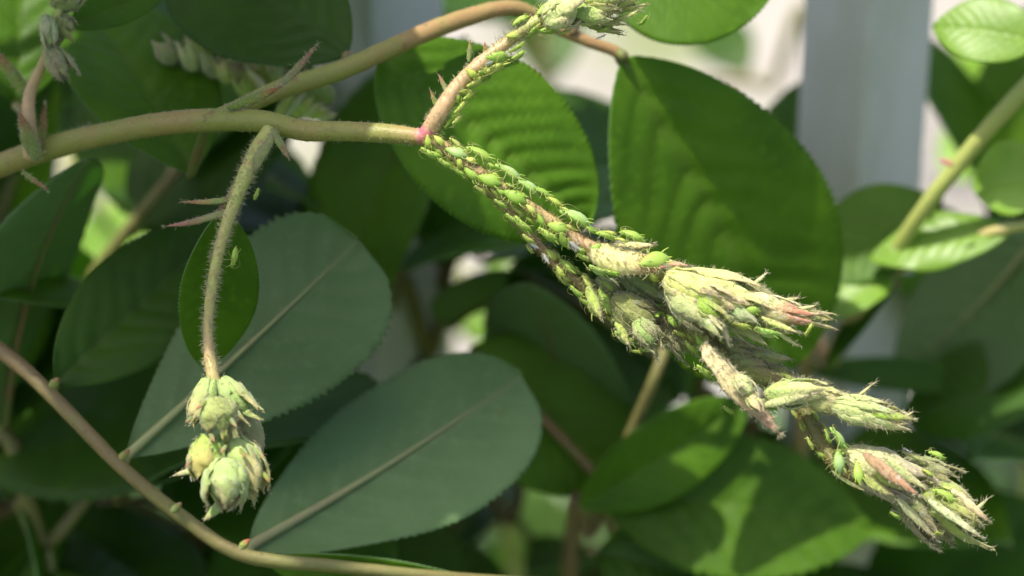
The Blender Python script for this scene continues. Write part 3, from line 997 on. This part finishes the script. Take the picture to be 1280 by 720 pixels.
leaf(low, P(330, 700, .016), P(640, 742, .024), PX(70, .02), roll=.9, attach=P(308, 694, .014), fold=.2)
for x, y, d in [(62, 484, .014), (150, 574, .012), (215, 640, .013), (300, 686, .012)]:
    BUDSEED[0] += 1
    mb = bract_mesh(PX(18), PX(11), BUDSEED[0])
    a = P(x, y, d - .001); b = P(x + 12, y - 12, d - .001)
    yv = (b - a).normalized(); zv = (-FWD - yv * (-FWD).dot(yv)).normalized(); xv = yv.cross(zv)
    M = Matrix(((xv.x, yv.x, zv.x, a.x), (xv.y, yv.y, zv.y, a.y), (xv.z, yv.z, zv.z, a.z), (0, 0, 0, 1)))
    link('axillary_bud', mb.mesh('axillary_bud', [STIPULE]), low, into(low, M))

# ================================================================== shoot at the right with sunlit young leaves
RT_BASE = Vector((.06, .14, 0))
rt = thing('leafy_shoot', RT_BASE, 'yellow-green shoot with bright sunlit young leaves in front of the fence bar', 'shrub shoot')
stem(rt, 'stem', [RT_BASE, (.055, .13, .4), P(1000, 620, .10), P(1040, 450, .075), P(1090, 365, .06), P(1150, 268, .05), P(1215, 185, .045), P(1290, 100, .04), P(1400, -20, .035)],
     [.003, .0026, 13 * R1, 12 * R1, 12 * R1, 12 * R1, 12.5 * R1, 12 * R1, 10 * R1], [.6, .5, .7, .7, .45, .1, .05, .1, .1], STALK, 10, 14)
stem(rt, 'branch', [P(1105, 345, .058), P(1180, 310, .054), P(1240, 290, .05), P(1300, 278, .048)], [8 * R1, 7 * R1, 8 * R1, 9 * R1], [.9, .9, .4, .3], STALK, 8, 10)
leaf(rt, P(1300, 52, .036), P(1166, 34, .040), PX(92, .04), roll=-.15, attach=P(1330, 60, .039), young=True, fold=.15, curl=.3, quilt=.007)
leaf(rt, P(1310, 218, .048), P(1216, 236, .05), PX(100, .05), roll=-.1, attach=P(1330, 60, .042), young=True, fold=.15)
leaf(rt, P(1268, 284, .050), P(1086, 326, .054), PX(78, .05), roll=.2, attach=P(1275, 284, .05), young=True, fold=.1, curl=.25, wave=.09)
leaf(rt, P(1118, 344, .056), P(1018, 402, .055), PX(54, .05), roll=.2, attach=P(1108, 348, .058), young=True, fold=.1, curl=.3, wave=.08)
leaf(rt, P(1175, 246, .060), P(1018, 352, .058), PX(130, .06), roll=.2, attach=P(1158, 258, .052), fold=.1)
leaf(rt, P(1300, 300, .070), P(1122, 468, .085), PX(240, .07), roll=.35, attach=P(1290, 282, .05), dark=True, under=True, fold=.1)
leaf(rt, P(1120, 352, .060), P(1030, 470, .07), PX(42, .06), roll=.6, attach=P(1095, 360, .06), dark=True)
leaf(rt, P(1330, 470, .07), P(1130, 520, .08), PX(140, .07), roll=.1, dark=True)
leaf(rt, P(1010, 462, .075), P(1240, 480, .08), PX(44, .075), roll=.2, attach=P(1040, 450, .075), dark=True)
BUDSEED[0] += 1
thorn = bract_mesh(PX(22), PX(10), 901, .8, .2)
a = P(1192, 206, .043); yv = (P(1165, 196, .043) - a).normalized(); zv = (-FWD - yv * (-FWD).dot(yv)).normalized(); xv = yv.cross(zv)
M = Matrix(((xv.x, yv.x, zv.x, a.x), (xv.y, yv.y, zv.y, a.y), (xv.z, yv.z, zv.z, a.z), (0, 0, 0, 1)))
o = link('red_bud', thorn.mesh('red_bud', [PINK]), rt, into(rt, M)); o['label'] = 'small red axillary bud'

# ================================================================== shoot behind the centre, lit leaf below the spike
CT_BASE = Vector((.02, .16, 0))
ct = thing('leafy_shoot', CT_BASE, 'slender brown shoot with a serrated half-sunlit leaf below the aphid spike', 'shrub shoot')
stem(ct, 'stem', [CT_BASE, (.015, .13, .45), P(715, 760, .075), P(742, 660, .062), P(790, 540, .056), P(825, 455, .052), P(850, 370, .06), P(860, 300, .07)],
     [.0024, .002, 11 * R1, 10 * R1, 9.5 * R1, 9 * R1, 7 * R1, 4 * R1], [.6, .6, .7, .8, .5, .4, .4, .4], WOOD, 10, 12)
leaf(ct, P(748, 612, .058), P(1092, 662, .060), PX(190, .06), roll=.12, attach=P(755, 630, .06), fold=.18, curl=.25, teeth=22, tooth=.06, quilt=.014, label='serrated leaf with a sunlit lower edge')
leaf(ct, P(724, 632, .056), P(935, 498, .058), PX(105, .055), roll=.55, attach=P(748, 648, .06), fold=.35, curl=.4, young=False)
leaf(ct, P(590, 432, .066), P(775, 610, .064), PX(200, .065), roll=.1, attach=P(760, 610, .06), fold=.2, curl=.2)
leaf(ct, P(640, 330, .075), P(850, 500, .07), PX(190, .07), roll=.15, attach=P(830, 450, .054), dark=True)
leaf(ct, P(745, 690, .06), P(980, 760, .06), PX(170, .06), roll=.1, attach=P(736, 690, .062), dark=True)

# ================================================================== leafy shoots further back
def back_shoot(base, pts, label, leaves, size=34, dark=.6, young=0.0, seed=1, rad=.0016, group=None, skip=()):
    g = random.Random(seed)
    sh = thing('leafy_shoot', base, label, 'shrub shoot', group)
    path = [base, (base + Vector(pts[0])) / 2 + Vector((g.uniform(-.02, .02), g.uniform(-.02, .02), 0))] + [Vector(p) for p in pts]
    k = len(path)
    o, c, r = stem(sh, 'stem', path, list(np.linspace(rad, rad * .35, k)), [g.uniform(.2, .8) for _ in range(k)], WOOD, 8, 8)
    n0 = len(c) * 2 // k
    for i in range(leaves):
        j = int(n0 + (len(c) - 1 - n0) * (i + .5) / leaves)
        b = Vector(c[j]); t = (Vector(c[min(j + 2, len(c) - 1)]) - Vector(c[j - 2])).normalized()
        side = 1 if i % 2 else -1
        out = (t.cross(Vector((0, 0, 1))) * side + t * g.uniform(.2, .8) + Vector((g.uniform(-.4, .4), g.uniform(-.4, .4), g.uniform(-.45, .25)))).normalized()
        L = size / 1000 * g.uniform(.75, 1.2)
        base_l = b + out * .004
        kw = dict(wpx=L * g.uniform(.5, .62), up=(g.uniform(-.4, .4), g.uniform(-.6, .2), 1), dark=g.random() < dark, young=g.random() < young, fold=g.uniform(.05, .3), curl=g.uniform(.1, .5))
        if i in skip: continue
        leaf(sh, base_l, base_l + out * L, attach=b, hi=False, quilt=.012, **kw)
    return sh


back_shoot(Vector((-.12, .14, 0)), [P(-60, 560, .10), P(60, 420, .085), P(150, 300, .075), P(230, 200, .07), P(300, 90, .07)], 'dark leafy shoot rising behind the shaded left branch', 9, 38, .8, seed=3, skip=(5,))
back_shoot(Vector((-.05, .15, 0)), [P(250, 720, .09), P(330, 600, .08), P(400, 480, .075), P(430, 380, .075), P(440, 290, .08)], 'dark leafy shoot behind the two pale leaf undersides', 9, 36, .7, seed=5, skip=(4,))
back_shoot(Vector((-.01, .17, 0)), [P(480, 560, .11), P(540, 440, .10), P(560, 340, .095), P(600, 270, .095)], 'blurred mid-green shoot behind the bare stretch of stalk', 7, 34, .4, seed=8)
back_shoot(Vector((.05, .17, 0)), [P(850, 700, .12), P(930, 560, .11), P(960, 440, .10), P(900, 330, .09)], 'blurred green shoot behind the hanging bud spike', 8, 38, .5, seed=10)
back_shoot(Vector((-.15, .12, 0)), [P(-40, 760, .07), P(60, 680, .06), P(130, 600, .06), P(220, 540, .07)], 'dark leafy shoot low behind the brown stem', 8, 36, .9, seed=13)
back_shoot(Vector((.10, .2, 0)), [P(1400, 640, .13), P(1330, 480, .12), P(1300, 330, .11), P(1340, 120, .11)], 'green leafy shoot beside the fence bar behind the bright leaves', 8, 32, .5, seed=15)
back_shoot(Vector((-.02, .2, 0)), [P(560, 760, .13), P(640, 650, .12), P(660, 540, .12)], 'blurred shoot low behind the broad pale leaf', 6, 34, .7, seed=19)
back_shoot(Vector((-.10, .22, 0)), [P(60, 300, .16), P(150, 180, .15), P(260, 60, .15), P(330, -60, .16)], 'deep shaded shoot far behind the branch fork', 10, 40, .8, seed=21)

back_shoot(Vector((-.20, .2, 0)), [P(-120, 700, .12), P(-60, 500, .11), P(-20, 330, .10), P(30, 180, .10), P(60, 20, .10)], 'shaded leafy shoot behind the far end of the branch', 11, 40, .5, seed=44, skip=(7,))
back_shoot(Vector((-.10, .2, 0)), [P(120, 800, .10), P(200, 700, .10), P(330, 640, .10), P(480, 660, .11), P(600, 700, .12)], 'dark shoot low behind the brown stem bend', 11, 40, .9, seed=47)
back_shoot(Vector((.03, .2, 0)), [P(700, 800, .10), P(800, 720, .10), P(920, 700, .10), P(1000, 690, .10)], 'dark shoot low behind the serrated leaf', 7, 38, .8, seed=49)
back_shoot(Vector((.13, .2, 0)), [P(1420, 800, .12), P(1330, 620, .11), P(1260, 560, .11), P(1190, 520, .11)], 'dark leafy shoot behind the tip of the hanging spike', 6, 34, .8, seed=52)

back_shoot(Vector((.08, .3, 0)), [P(1010, 170, .26), P(960, 110, .25), P(900, 100, .25), P(850, 105, .25)], 'small dark shoot on the pale background between two broad leaves', 3, 26, .9, seed=60)
back_shoot(Vector((.02, .34, 0)), [P(690, 190, .30), P(680, 140, .30), P(672, 95, .30)], 'tiny dark shoot against the pale paving under the rising spike', 2, 22, 1, seed=62)

back_shoot(Vector((-.17, .09, 0)), [P(-120, 700, .085), P(0, 640, .088), P(90, 600, .09), P(190, 640, .09), P(290, 700, .09)], 'dark leafy shoot filling the gap under the brown stem', 9, 40, 1.0, seed=71)

# low plants covering the bed behind the fence
g = np.random.default_rng(77)
nl = 9000
cx = g.uniform(-1.1, 1.1, nl); cyy = g.uniform(.25, 1.16, nl); czz = np.abs(g.normal(0, .04, nl)) + .01
an = g.uniform(0, 6.283, nl); Ls = g.uniform(.02, .045, nl); Ws = Ls * .3
ux, uy = np.cos(an), np.sin(an); tl = g.normal(0, .35, nl); rl = g.normal(0, .4, nl)
V = np.zeros((nl, 6, 3))
for k, (a_, b_) in enumerate(((0, 0), (.35, 1), (.75, .7), (1, 0), (.75, -.7), (.35, -1))):
    V[:, k, 0] = cx + ux * Ls * a_ - uy * Ws * b_
    V[:, k, 1] = cyy + uy * Ls * a_ + ux * Ws * b_
    V[:, k, 2] = czz + tl * Ls * a_ + rl * Ws * b_ + .15 * Ws * abs(b_)
fs = []
for i in range(nl):
    q = i * 6
    fs += [(q, q + 1, q + 2, q + 3), (q, q + 3, q + 4, q + 5)]
gc = link('ground_cover', mesh_from('ground_cover', V.reshape(-1, 3), fs, [plain('ground_cover_leaf', (.03, .075, .015), .5, var=(.06, .12, .025), scale=20)]))
tag(gc, 'low dark green ground cover on the bed behind the fence', 'ground cover', kind='stuff')

# ================================================================== shoots overhead that shade the plant
def over_shoot(base, spots, label, height, size, seed, along=None, wide=.6, sizes=None):
    """a shoot arching above the frame; its leaves hang over the given places"""
    g = random.Random(seed)
    sh = thing('overhanging_shoot', base, label, 'shrub shoot')
    tops = [Vector(s) + SUN * (height / SUN.z) for s in spots]
    path = [base, Vector((base.x, base.y, .5)), Vector((base.x * .9, base.y, .8))] + [t + Vector((0, .004, .006)) for t in tops]
    k = len(path)
    stem(sh, 'stem', path, list(np.linspace(.0024, .0008, k)), [.5] * k, WOOD, 6, 8)
    for i, t in enumerate(tops):
        L = (sizes[i] if sizes else size) / 1000 * g.uniform(.9, 1.15)
        an = g.uniform(0, 6.28) if along is None else along + g.uniform(-.25, .25)
        d = Vector((math.cos(an), math.sin(an), g.uniform(-.15, .1))).normalized()
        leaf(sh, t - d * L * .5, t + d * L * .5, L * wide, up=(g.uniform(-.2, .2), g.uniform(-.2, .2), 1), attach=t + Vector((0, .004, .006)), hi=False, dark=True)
    return sh


over_shoot(Vector((-.17, .12, 0)), [P(-60, 240, .03), P(20, 190, .016), P(120, 165, .012), P(125, 270, .012), P(120, 340, .02), P(400, 100, .03), P(330, 10, .03)], 'overhanging shoot shading the left branch', .13, 42, 31, 0.1, .46)
over_shoot(Vector((-.19, .16, 0)), [P(200, 480, .026), P(330, 430, .03), P(425, 560, .048), P(505, 600, .056)], 'overhanging shoot shading the pale leaf undersides', .15, 50, 33, 1.45, .62, [33, 50, 50, 50])
over_shoot(Vector((-.08, .24, 0)), [P(480, 330, .08), P(600, 400, .08), P(700, 520, .08), P(560, 200, .10), P(380, 250, .10), P(700, 400, .09), P(850, 480, .09)], 'overhanging shoot shading the leaves behind the spike', .17, 52, 35)
over_shoot(Vector((.20, .24, 0)), [P(1210, 400, .085), P(1076, 60, .12), P(1100, 420, .12), P(1180, 550, .1), P(960, 480, .10), P(1060, 250, .12), P(1060, 640, .12), P(480, 60, .12), P(520, 680, .12)], 'overhanging shoot shading the fence bar', .19, 52, 37)

over = thing('overhanging_shoot', Vector((-.21, .03, 0)), 'overhanging shoot shading the drooping stalk', 'shrub shoot')
edge = P(262, 440, -.002) + Vector((0, .0135, 0)) + SUN * (.075 / SUN.z)
stem(over, 'stem', [Vector((-.21, .03, 0)), (-.20, .03, .5), (-.15, .03, .80), edge + Vector((-.06, .004, .012)), edge + Vector((-.028, .002, .003))], [.0022, .002, .0016, .001, .0007], [.5] * 5, WOOD, 8, 8)
leaf(over, edge + Vector((-.024, 0, 0)), edge + Vector((.0125, .001, 0)), .025, up=(0, 0, 1), attach=edge + Vector((-.028, .002, .003)), hi=False, dark=True, fold=.05, curl=.1)
leaf(over, edge + Vector((-.065, .004, .01)), edge + Vector((-.028, -.004, .006)), .025, up=(0, .1, 1), attach=edge + Vector((-.06, .004, .012)), hi=False, dark=True, fold=.05, curl=.1)

e2 = P(568, 525, .036) + SUN * (.12 / SUN.z)
leaf(over, e2 + Vector((0, .019, 0)), e2 + Vector((.001, -.016, 0)), .024, up=(0, 0, 1), hi=False, dark=True, fold=.05, curl=.1, attach=e2 + Vector((-.004, .024, .002)))
stem(over, 'twig', [edge + Vector((-.06, .004, .012)), edge + Vector((-.03, .03, .03)), e2 + Vector((-.004, .024, .002))], [.0008, .0007, .0006], [.5] * 3, WOOD, 8, 8)

# ================================================================== low sunlit shoots well behind the fence
def glint(label, base, leaves):
    sh = thing('young_shoot', base, label, 'shrub shoot')
    c0 = Vector(leaves[0][0])
    stem(sh, 'stem', [base, (base + c0) / 2 + Vector((.01, .01, 0))] + [Vector(q[0]) for q in leaves], [.0016, .0014] + list(np.linspace(.0012, .0006, len(leaves))), [.2] * (len(leaves) + 2), STALK, 8, 8)
    for b, e, w in leaves:
        leaf(sh, b, e, w, up=(-.2, -.3, 1), young=True, hi=False, fold=.1, curl=.2)


glint('bright sunlit shoot glimpsed far behind the shaded left branch', Vector((-.12, .30, 0)), [(P(90, 350, .22), P(190, 290, .22), .022), (P(130, 270, .23), P(225, 225, .23), .022), (P(190, 180, .24), P(250, 210, .24), .02)])
glint('bright blurred shoot between the fence bar and the yellow-green stem', Vector((.12, .3, 0)), [(P(1300, 250, .16), P(1240, 200, .16), .014), (P(1240, 140, .17), P(1165, 100, .17), .016), (P(1270, 120, .18), P(1200, 170, .18), .014), (P(1250, 170, .19), P(1180, 220, .19), .014), (P(1230, 60, .2), P(1170, 130, .2), .012)])
glint('pale green sunlit shoot glimpsed behind the spike stalk', Vector((-.01, .32, 0)), [(P(560, 450, .22), P(470, 462, .22), .012), (P(570, 410, .23), P(640, 380, .23), .014), (P(500, 270, .24), P(455, 236, .24), .014), (P(600, 360, .24), P(650, 340, .24), .012)])
glint('bright green sunlit shoot low behind the broad pale leaf', Vector((.02, .30, 0)), [(P(640, 690, .2), P(720, 640, .2), .012), (P(600, 640, .21), P(700, 628, .21), .01), (P(640, 660, .22), P(660, 720, .22), .01), (P(580, 600, .22), P(640, 586, .22), .012)])

# ================================================================== aphids
def aphid_mesh(name, mat, seed, fat=1.0, skin=False):
    """one aphid, a unit long: head at -x, tail at +x, belly at z=0"""
    g = np.random.default_rng(seed)
    mb = MB()
    n, m = 17, 14
    t = np.linspace(0, 1, n)
    key_t = [0, .04, .12, .2, .32, .5, .66, .78, .88, .94, 1.0]
    key_w = [.03, .075, .105, .13, .18, .225, .222, .175, .10, .05, .015]
    key_h = [.03, .06, .08, .095, .12, .145, .145, .12, .08, .045, .015]
    w = np.interp(t, key_t, key_w) * fat; h = np.interp(t, key_t, key_h) * fat
    ridge = 1 + .035 * np.sin(t * 2 * np.pi * 8)
    a = np.arange(m) / m * 2 * np.pi
    V = []; at = []
    for i in range(n):
        zc = .10 + .05 * math.sin(math.pi * min(1, t[i] * 1.1)) * fat
        for q in a:
            r = ridge[i] * (1 + .02 * g.standard_normal())
            zz = math.sin(q)
            zz = zz * (.72 if zz < 0 else 1)
            V.append((t[i] - .5, w[i] * r * math.cos(q), zc + h[i] * r * zz))
            dots = .5 + .5 * math.sin(t[i] * 2 * math.pi * 8)
            at.append(max(0, math.sin(q)) ** 3 * dots * (1 if .2 < t[i] < .9 else 0) * (.4 + .6 * abs(math.cos(q * 4))))
    F = [(i * m + k, i * m + (k + 1) % m, (i + 1) * m + (k + 1) % m, (i + 1) * m + k) for i in range(n - 1) for k in range(m)]
    F.append(tuple(reversed(range(m)))); F.append(tuple(range((n - 1) * m, n * m)))
    mb.add(V, F, 0, at)

    def limb(pts, rads, mat_i=1, sides=5):
        c, v = catmull(pts, rads, 3)
        Vv, Ff = tube(c, v[:, 0], sides)
        mb.add(Vv, Ff, mat_i)
    for s in (-1, 1):
        for x0, x1, sp, ft in ((-.30, -.40, .34, -.52), (-.20, -.14, .40, -.16), (-.10, .08, .42, .24)):
            j = g.normal(0, .03, 4)
            limb([(x0, s * .10, .10), (x0 * .5 + x1 * .5 + j[0], s * .28, .20 + j[1]), (x1 + j[2], s * sp, .10), (ft, s * (sp + .06 + j[3]), -.03)], [.020, .016, .012, .009])
        j = g.normal(0, .05, 2)
        limb([(-.45, s * .05, .16), (-.50, s * .16, .24), (-.32, s * .30, .30 + j[0]), (.02, s * (.36 + j[1]), .30)], [.013, .010, .008, .004], 1, 4)
        limb([(.24, s * .15, .22), (.34, s * .19, .27), (.45, s * .21, .30)], [.026, .018, .013], 0, 6)
        # eye
        ph = [(math.sin(p) * math.cos(q), math.sin(p) * math.sin(q), math.cos(p)) for p in (.01, 1.05, 2.1, 3.13) for q in np.arange(6) / 6 * 6.2832]
        ev = np.array(ph) * .022 + np.array([-.405, s * .115, .17])
        ef = [(i * 6 + k, i * 6 + (k + 1) % 6, (i + 1) * 6 + (k + 1) % 6, (i + 1) * 6 + k) for i in range(3) for k in range(6)]
        mb.add(ev, ef, 2)
    limb([(.42, 0, .13), (.5, 0, .13), (.55, 0, .12)], [.03, .02, .008], 0, 6)
    if skin:
        for i, v in enumerate(mb.v):
            v[:, 2] *= .6; v[:, 0] += .10 * np.sin(v[:, 1] * 9); v += .012 * g.standard_normal(v.shape)
        return mb.mesh(name, [SKIN, SKIN, SKIN])
    return mb.mesh(name, [mat, APH_LEG, APH_EYE])


AM = {}
for kk in APH:
    AM[kk] = [aphid_mesh('aphid', APH[kk], 40 + i * 3 + len(kk), f) for i, f in enumerate((.98, 1.08, 1.2))]
SKM = [aphid_mesh('shed_skin', SKIN, 90 + i, .8, True) for i in range(3)]


def axis_near(c, r, x, y):
    """closest sample of a stalk to a picture position"""
    pts = np.asarray(c)
    rel = pts - np.array(CAM)
    dep = rel @ np.array(FWD)
    px = 640 + (rel @ np.array(RIGHT)) / (S * dep / FOCUS)
    py = 360 - (rel @ np.array(UP)) / (S * dep / FOCUS)
    i = int(np.argmin((px - x) ** 2 + (py - y) ** 2))
    return Vector(pts[i]), r[i], px[i], py[i], dep[i] - FOCUS, i


def put_aphid(sp, x, y, length, ang, kind='green', label='', group='', name='aphid', meshes=None, cat='aphid', front=0.0):
    """ang: way the tail points, degrees clockwise from right; sits on the stalk's surface where it is seen"""
    A, r, ax, ay, d, i = axis_near(sp.c, sp.r, x, y)
    L = PX(length, d)
    off_r = (x - ax); off_u = -(y - ay)
    dist = math.hypot(off_r, off_u) * S
    h = L * .20
    q = min(1.0, dist / (r + h + 1e-9))
    toward = math.sqrt(max(0.0, 1 - q * q))
    nrm = (RIGHT * off_r + UP * off_u)
    nrm = (nrm.normalized() * q if nrm.length > 1e-6 else Vector()) - FWD * (toward + .25)
    nrm.normalize()
    # foot point: on the stalk, shifted so that the body shows at x, y
    dd = d - (r * toward + front)
    pos = P(x, y, dd) - nrm * h
    tail = (RIGHT * math.cos(math.radians(ang)) - UP * math.sin(math.radians(ang)))
    tx = (tail - nrm * tail.dot(nrm)).normalized()
    ty = nrm.cross(tx)
    M = Matrix(((tx.x, ty.x, nrm.x, pos.x), (tx.y, ty.y, nrm.y, pos.y), (tx.z, ty.z, nrm.z, pos.z), (0, 0, 0, 1))) @ Matrix.Scale(L, 4)
    me = random.choice(meshes if meshes else AM[kind])
    o = bpy.data.objects.new(name, me)
    C.objects.link(o)
    o.matrix_world = M
    tag(o, label, cat, group)
    return o


g_, l_, s_ = 'green', 'lime', 'striped'
listA = [(539,194,26,40,g_),(535,178,16,80,l_),(549,175,15,45,l_),(571,190,25,15,s_),(602,191,33,5,g_),(557,206,20,65,g_),(573,216,19,65,g_),(574,203,14,80,l_),
 (588,218,22,40,g_),(612,225,28,20,g_),(613,205,15,30,g_),(639,215,36,-8,s_),(662,232,34,5,s_),(638,231,11,30,g_),(644,246,28,25,g_),(626,256,17,60,g_),(600,238,15,60,l_),(572,179,20,20,l_),
 (679,239,25,-25,g_),(653,283,26,85,g_),(640,275,18,75,g_),(694,251,20,0,l_),(722,271,38,5,s_),(736,284,22,0,g_),(697,284,23,15,g_),(686,296,28,45,g_),(704,302,22,85,g_),
 (759,293,24,-35,g_),(746,309,15,-10,g_),(730,323,18,80,g_),(590,200,14,20,l_),(625,240,13,30,g_),(664,262,15,50,l_),(676,276,16,70,g_),(619,242,15,70,l_),(660,300,16,80,l_),(708,262,15,10,l_)]
listN = [(791,293,27,5,g_),(763,290,14,-30,l_),(777,299,14,-20,l_),(820,324,38,-25,g_),(836,341,20,30,g_),(817,348,16,70,l_),(764,342,18,40,g_),(748,340,26,85,s_),(838,352,14,60,l_)]
listB = [(711,332,22,35,g_),(721,367,20,70,g_),(757,376,28,60,g_),(742,382,32,70,l_),(730,378,16,70,g_),(772,402,13,10,l_),(781,425,28,80,s_),(795,440,14,30,l_),(840,400,17,50,g_),(863,435,20,95,g_),(874,427,16,60,g_),
 (690,318,15,50,l_),(700,340,15,60,l_),(808,438,16,40,g_),(735,352,18,60,l_),(760,356,17,40,g_),(786,388,16,30,g_),(820,392,17,70,g_),(850,418,15,50,l_)]
listC = [(883,468,28,88,g_),(911,514,17,95,g_),(952,506,34,62,g_),(1050,548,30,40,s_),(1049,578,26,80,s_),(1073,591,24,80,g_),(1012,555,15,85,l_),(1172,568,20,-30,g_),(1183,618,30,0,g_),(1218,650,15,50,l_),(1172,668,15,80,l_),(1119,645,13,60,g_),
 (960,520,16,40,l_),(900,445,16,30,g_),(985,470,16,10,l_),(1035,545,15,70,g_),(1145,640,15,60,g_),(1160,590,14,20,l_)]
listAc = [(958,417,28,28,s_),(928,408,21,30,l_),(1012,412,15,-20,l_),(905,398,16,30,g_),(940,388,17,10,g_)]
listD = [(650,24,20,-60,g_),(690,37,27,35,g_),(706,41,14,30,l_),(646,61,18,-20,g_),(649,70,18,30,g_),(622,72,24,0,g_),(620,87,34,5,l_),(683,8,26,-50,g_),(805,27,16,60,g_),(596,104,24,20,l_),(588,120,20,25,l_),(577,135,20,10,l_),(573,150,18,20,l_),(606,92,18,30,g_),(640,44,14,-10,l_),(755,38,15,10,l_),(590,92,15,40,l_)]
listE = [(294,322,26,-88,g_),(321,243,15,80,g_)]


def where_on(sp, x, y, marks):
    """which stretch of the stalk, and which side of it, a place lies on"""
    A, r, ax, ay, d, i = axis_near(sp.c, sp.r, x, y)
    f = i / (len(sp.c) - 1)
    seg = [m for lim, m in marks if f <= lim][0]
    off = (ay - y) * S
    side = 'upper side' if off > r * .7 else ('underside' if off < -r * .7 else 'face')
    return side, seg


def run(lst, sp, what, marks, front=0.0):
    for (x, y, L, a, k) in lst:
        side, seg = where_on(sp, x, y, marks)
        if L >= 30: lab = 'large green'
        elif k == s_: lab = 'waxy white-banded'
        elif k == l_: lab = 'small yellowish'
        elif L >= 20: lab = 'plump green'
        else: lab = 'small green'
        put_aphid(sp, x, y, L * 1.22, a + random.uniform(-6, 6), k, '%s aphid on the %s of the %s %s' % (lab, side, what, seg), 'aphids on the %s of the %s %s' % (side, what, seg), front=front)


MA = [(.2, 'just past the pink fork'), (.34, 'midway to the pale bract'), (.5, 'shortly before the pale bract'), (1, 'beside the pale bract')]
MU = [(1, 'bearing the pink-tipped buds')]
MB_ = [(.3, 'above its first buds'), (.6, 'beside its first buds'), (1, 'at its last buds')]
MC = [(.4, 'along the long pale bract'), (.62, 'below the forked cream buds'), (1, 'among its end buds')]
MD = [(.3, 'just above the pink fork'), (.6, 'halfway to its buds'), (1, 'at its top buds')]
run(listA, spA, 'sunlit stalk', MA, .0004)
run(listN, spA, 'sunlit stalk', MA, .0016)
run(listAc, spA, 'upper cluster', MU, .0034)
run(listB, spB, 'shaded lower stalk', MB_, .0016)
run(listC, spC, 'hanging spike', MC, .0030)
run(listD, spD, 'rising spike', MD, .0004)
put_aphid(spE, 294, 322, 27, -88, g_, 'plump green aphid on the shaded drooping stalk', '')
put_aphid(spE, 321, 243, 16, 80, g_, 'small green aphid under the top of the drooping stalk', '')
# crowd of nymphs that fills the gaps along the stalks
gr = random.Random(5)
for sp, i0, i1, n, what, marks in ((spA, 4, 62, 34, 'sunlit stalk', MA), (spB, 8, 66, 34, 'shaded lower stalk', MB_),
                                  (spC, 10, 60, 20, 'hanging spike', MC), (spD, 6, 60, 16, 'rising spike', MD)):
    for k in range(n):
        i = gr.randint(i0, min(i1, len(sp.c) - 3))
        rel = sp.c[i] - np.array(CAM); dep = rel @ np.array(FWD)
        x = 640 + (rel @ np.array(RIGHT)) / (S * dep / FOCUS); y = 360 - (rel @ np.array(UP)) / (S * dep / FOCUS)
        t = sp.c[i + 1] - sp.c[i]; tx, ty = t @ np.array(RIGHT), -(t @ np.array(UP))
        q = math.hypot(tx, ty); px_, py_ = -ty / q, tx / q
        o = gr.choice([-1, 1, 1]) * (sp.r[i] / S + gr.uniform(0, 7))
        if sp is spD: o = abs(o)
        sd_, sg_ = where_on(sp, x + px_ * o, y + py_ * o, marks); where_ = (sd_, what, sg_)
        put_aphid(sp, x + px_ * o, y + py_ * o, gr.uniform(11, 19), math.degrees(math.atan2(ty, tx)) + gr.uniform(-45, 60), gr.choice([g_, l_, l_]),
                  'tiny aphid nymph on the %s of the %s %s' % where_, 'tiny nymphs on the %s of the %s %s' % where_)

# ---- white cast skins
for sp, x, y, L, a, w in ((spA, 718, 309, 17, 40, 'hanging beneath the sunlit stalk'), (spB, 667, 308, 13, 30, 'on the shaded lower stalk'), (spB, 682, 324, 13, 70, 'on the shaded lower stalk'),
                          (spC, 1150, 671, 15, 10, 'under the hanging tip spike'), (spC, 1168, 679, 18, 10, 'under the hanging tip spike'), (spC, 1206, 672, 10, 120, 'under the hanging tip spike'),
                          (spC, 1233, 673, 8, 60, 'under the hanging tip spike'), (spC, 1118, 640, 10, 20, 'under the hanging tip spike'), (spC, 1203, 611, 12, 10, 'on the hanging tip spike above the pink bract'),
                          (spD, 717, 36, 13, 10, 'under the top bud cluster'), (spD, 752, 47, 13, -30, 'under the top bud cluster'), (spD, 756, 3, 13, -50, 'over the top bud cluster'),
                          (spD, 612, 79, 10, 0, 'beneath the rising spike'), (spC, 1135, 562, 12, 25, 'on the tip spike beside its upper bracts'), (spE, 238, 599, 7, 40, 'beside the left drooping buds'), (spA, 776, 302, 10, 80, 'by the pale bract')):
    put_aphid(sp, x, y, L, a, label='crumpled white cast aphid skin ' + w, group='cast skins ' + w, name='cast_skin', meshes=SKM, cat='cast skin', front=.001)
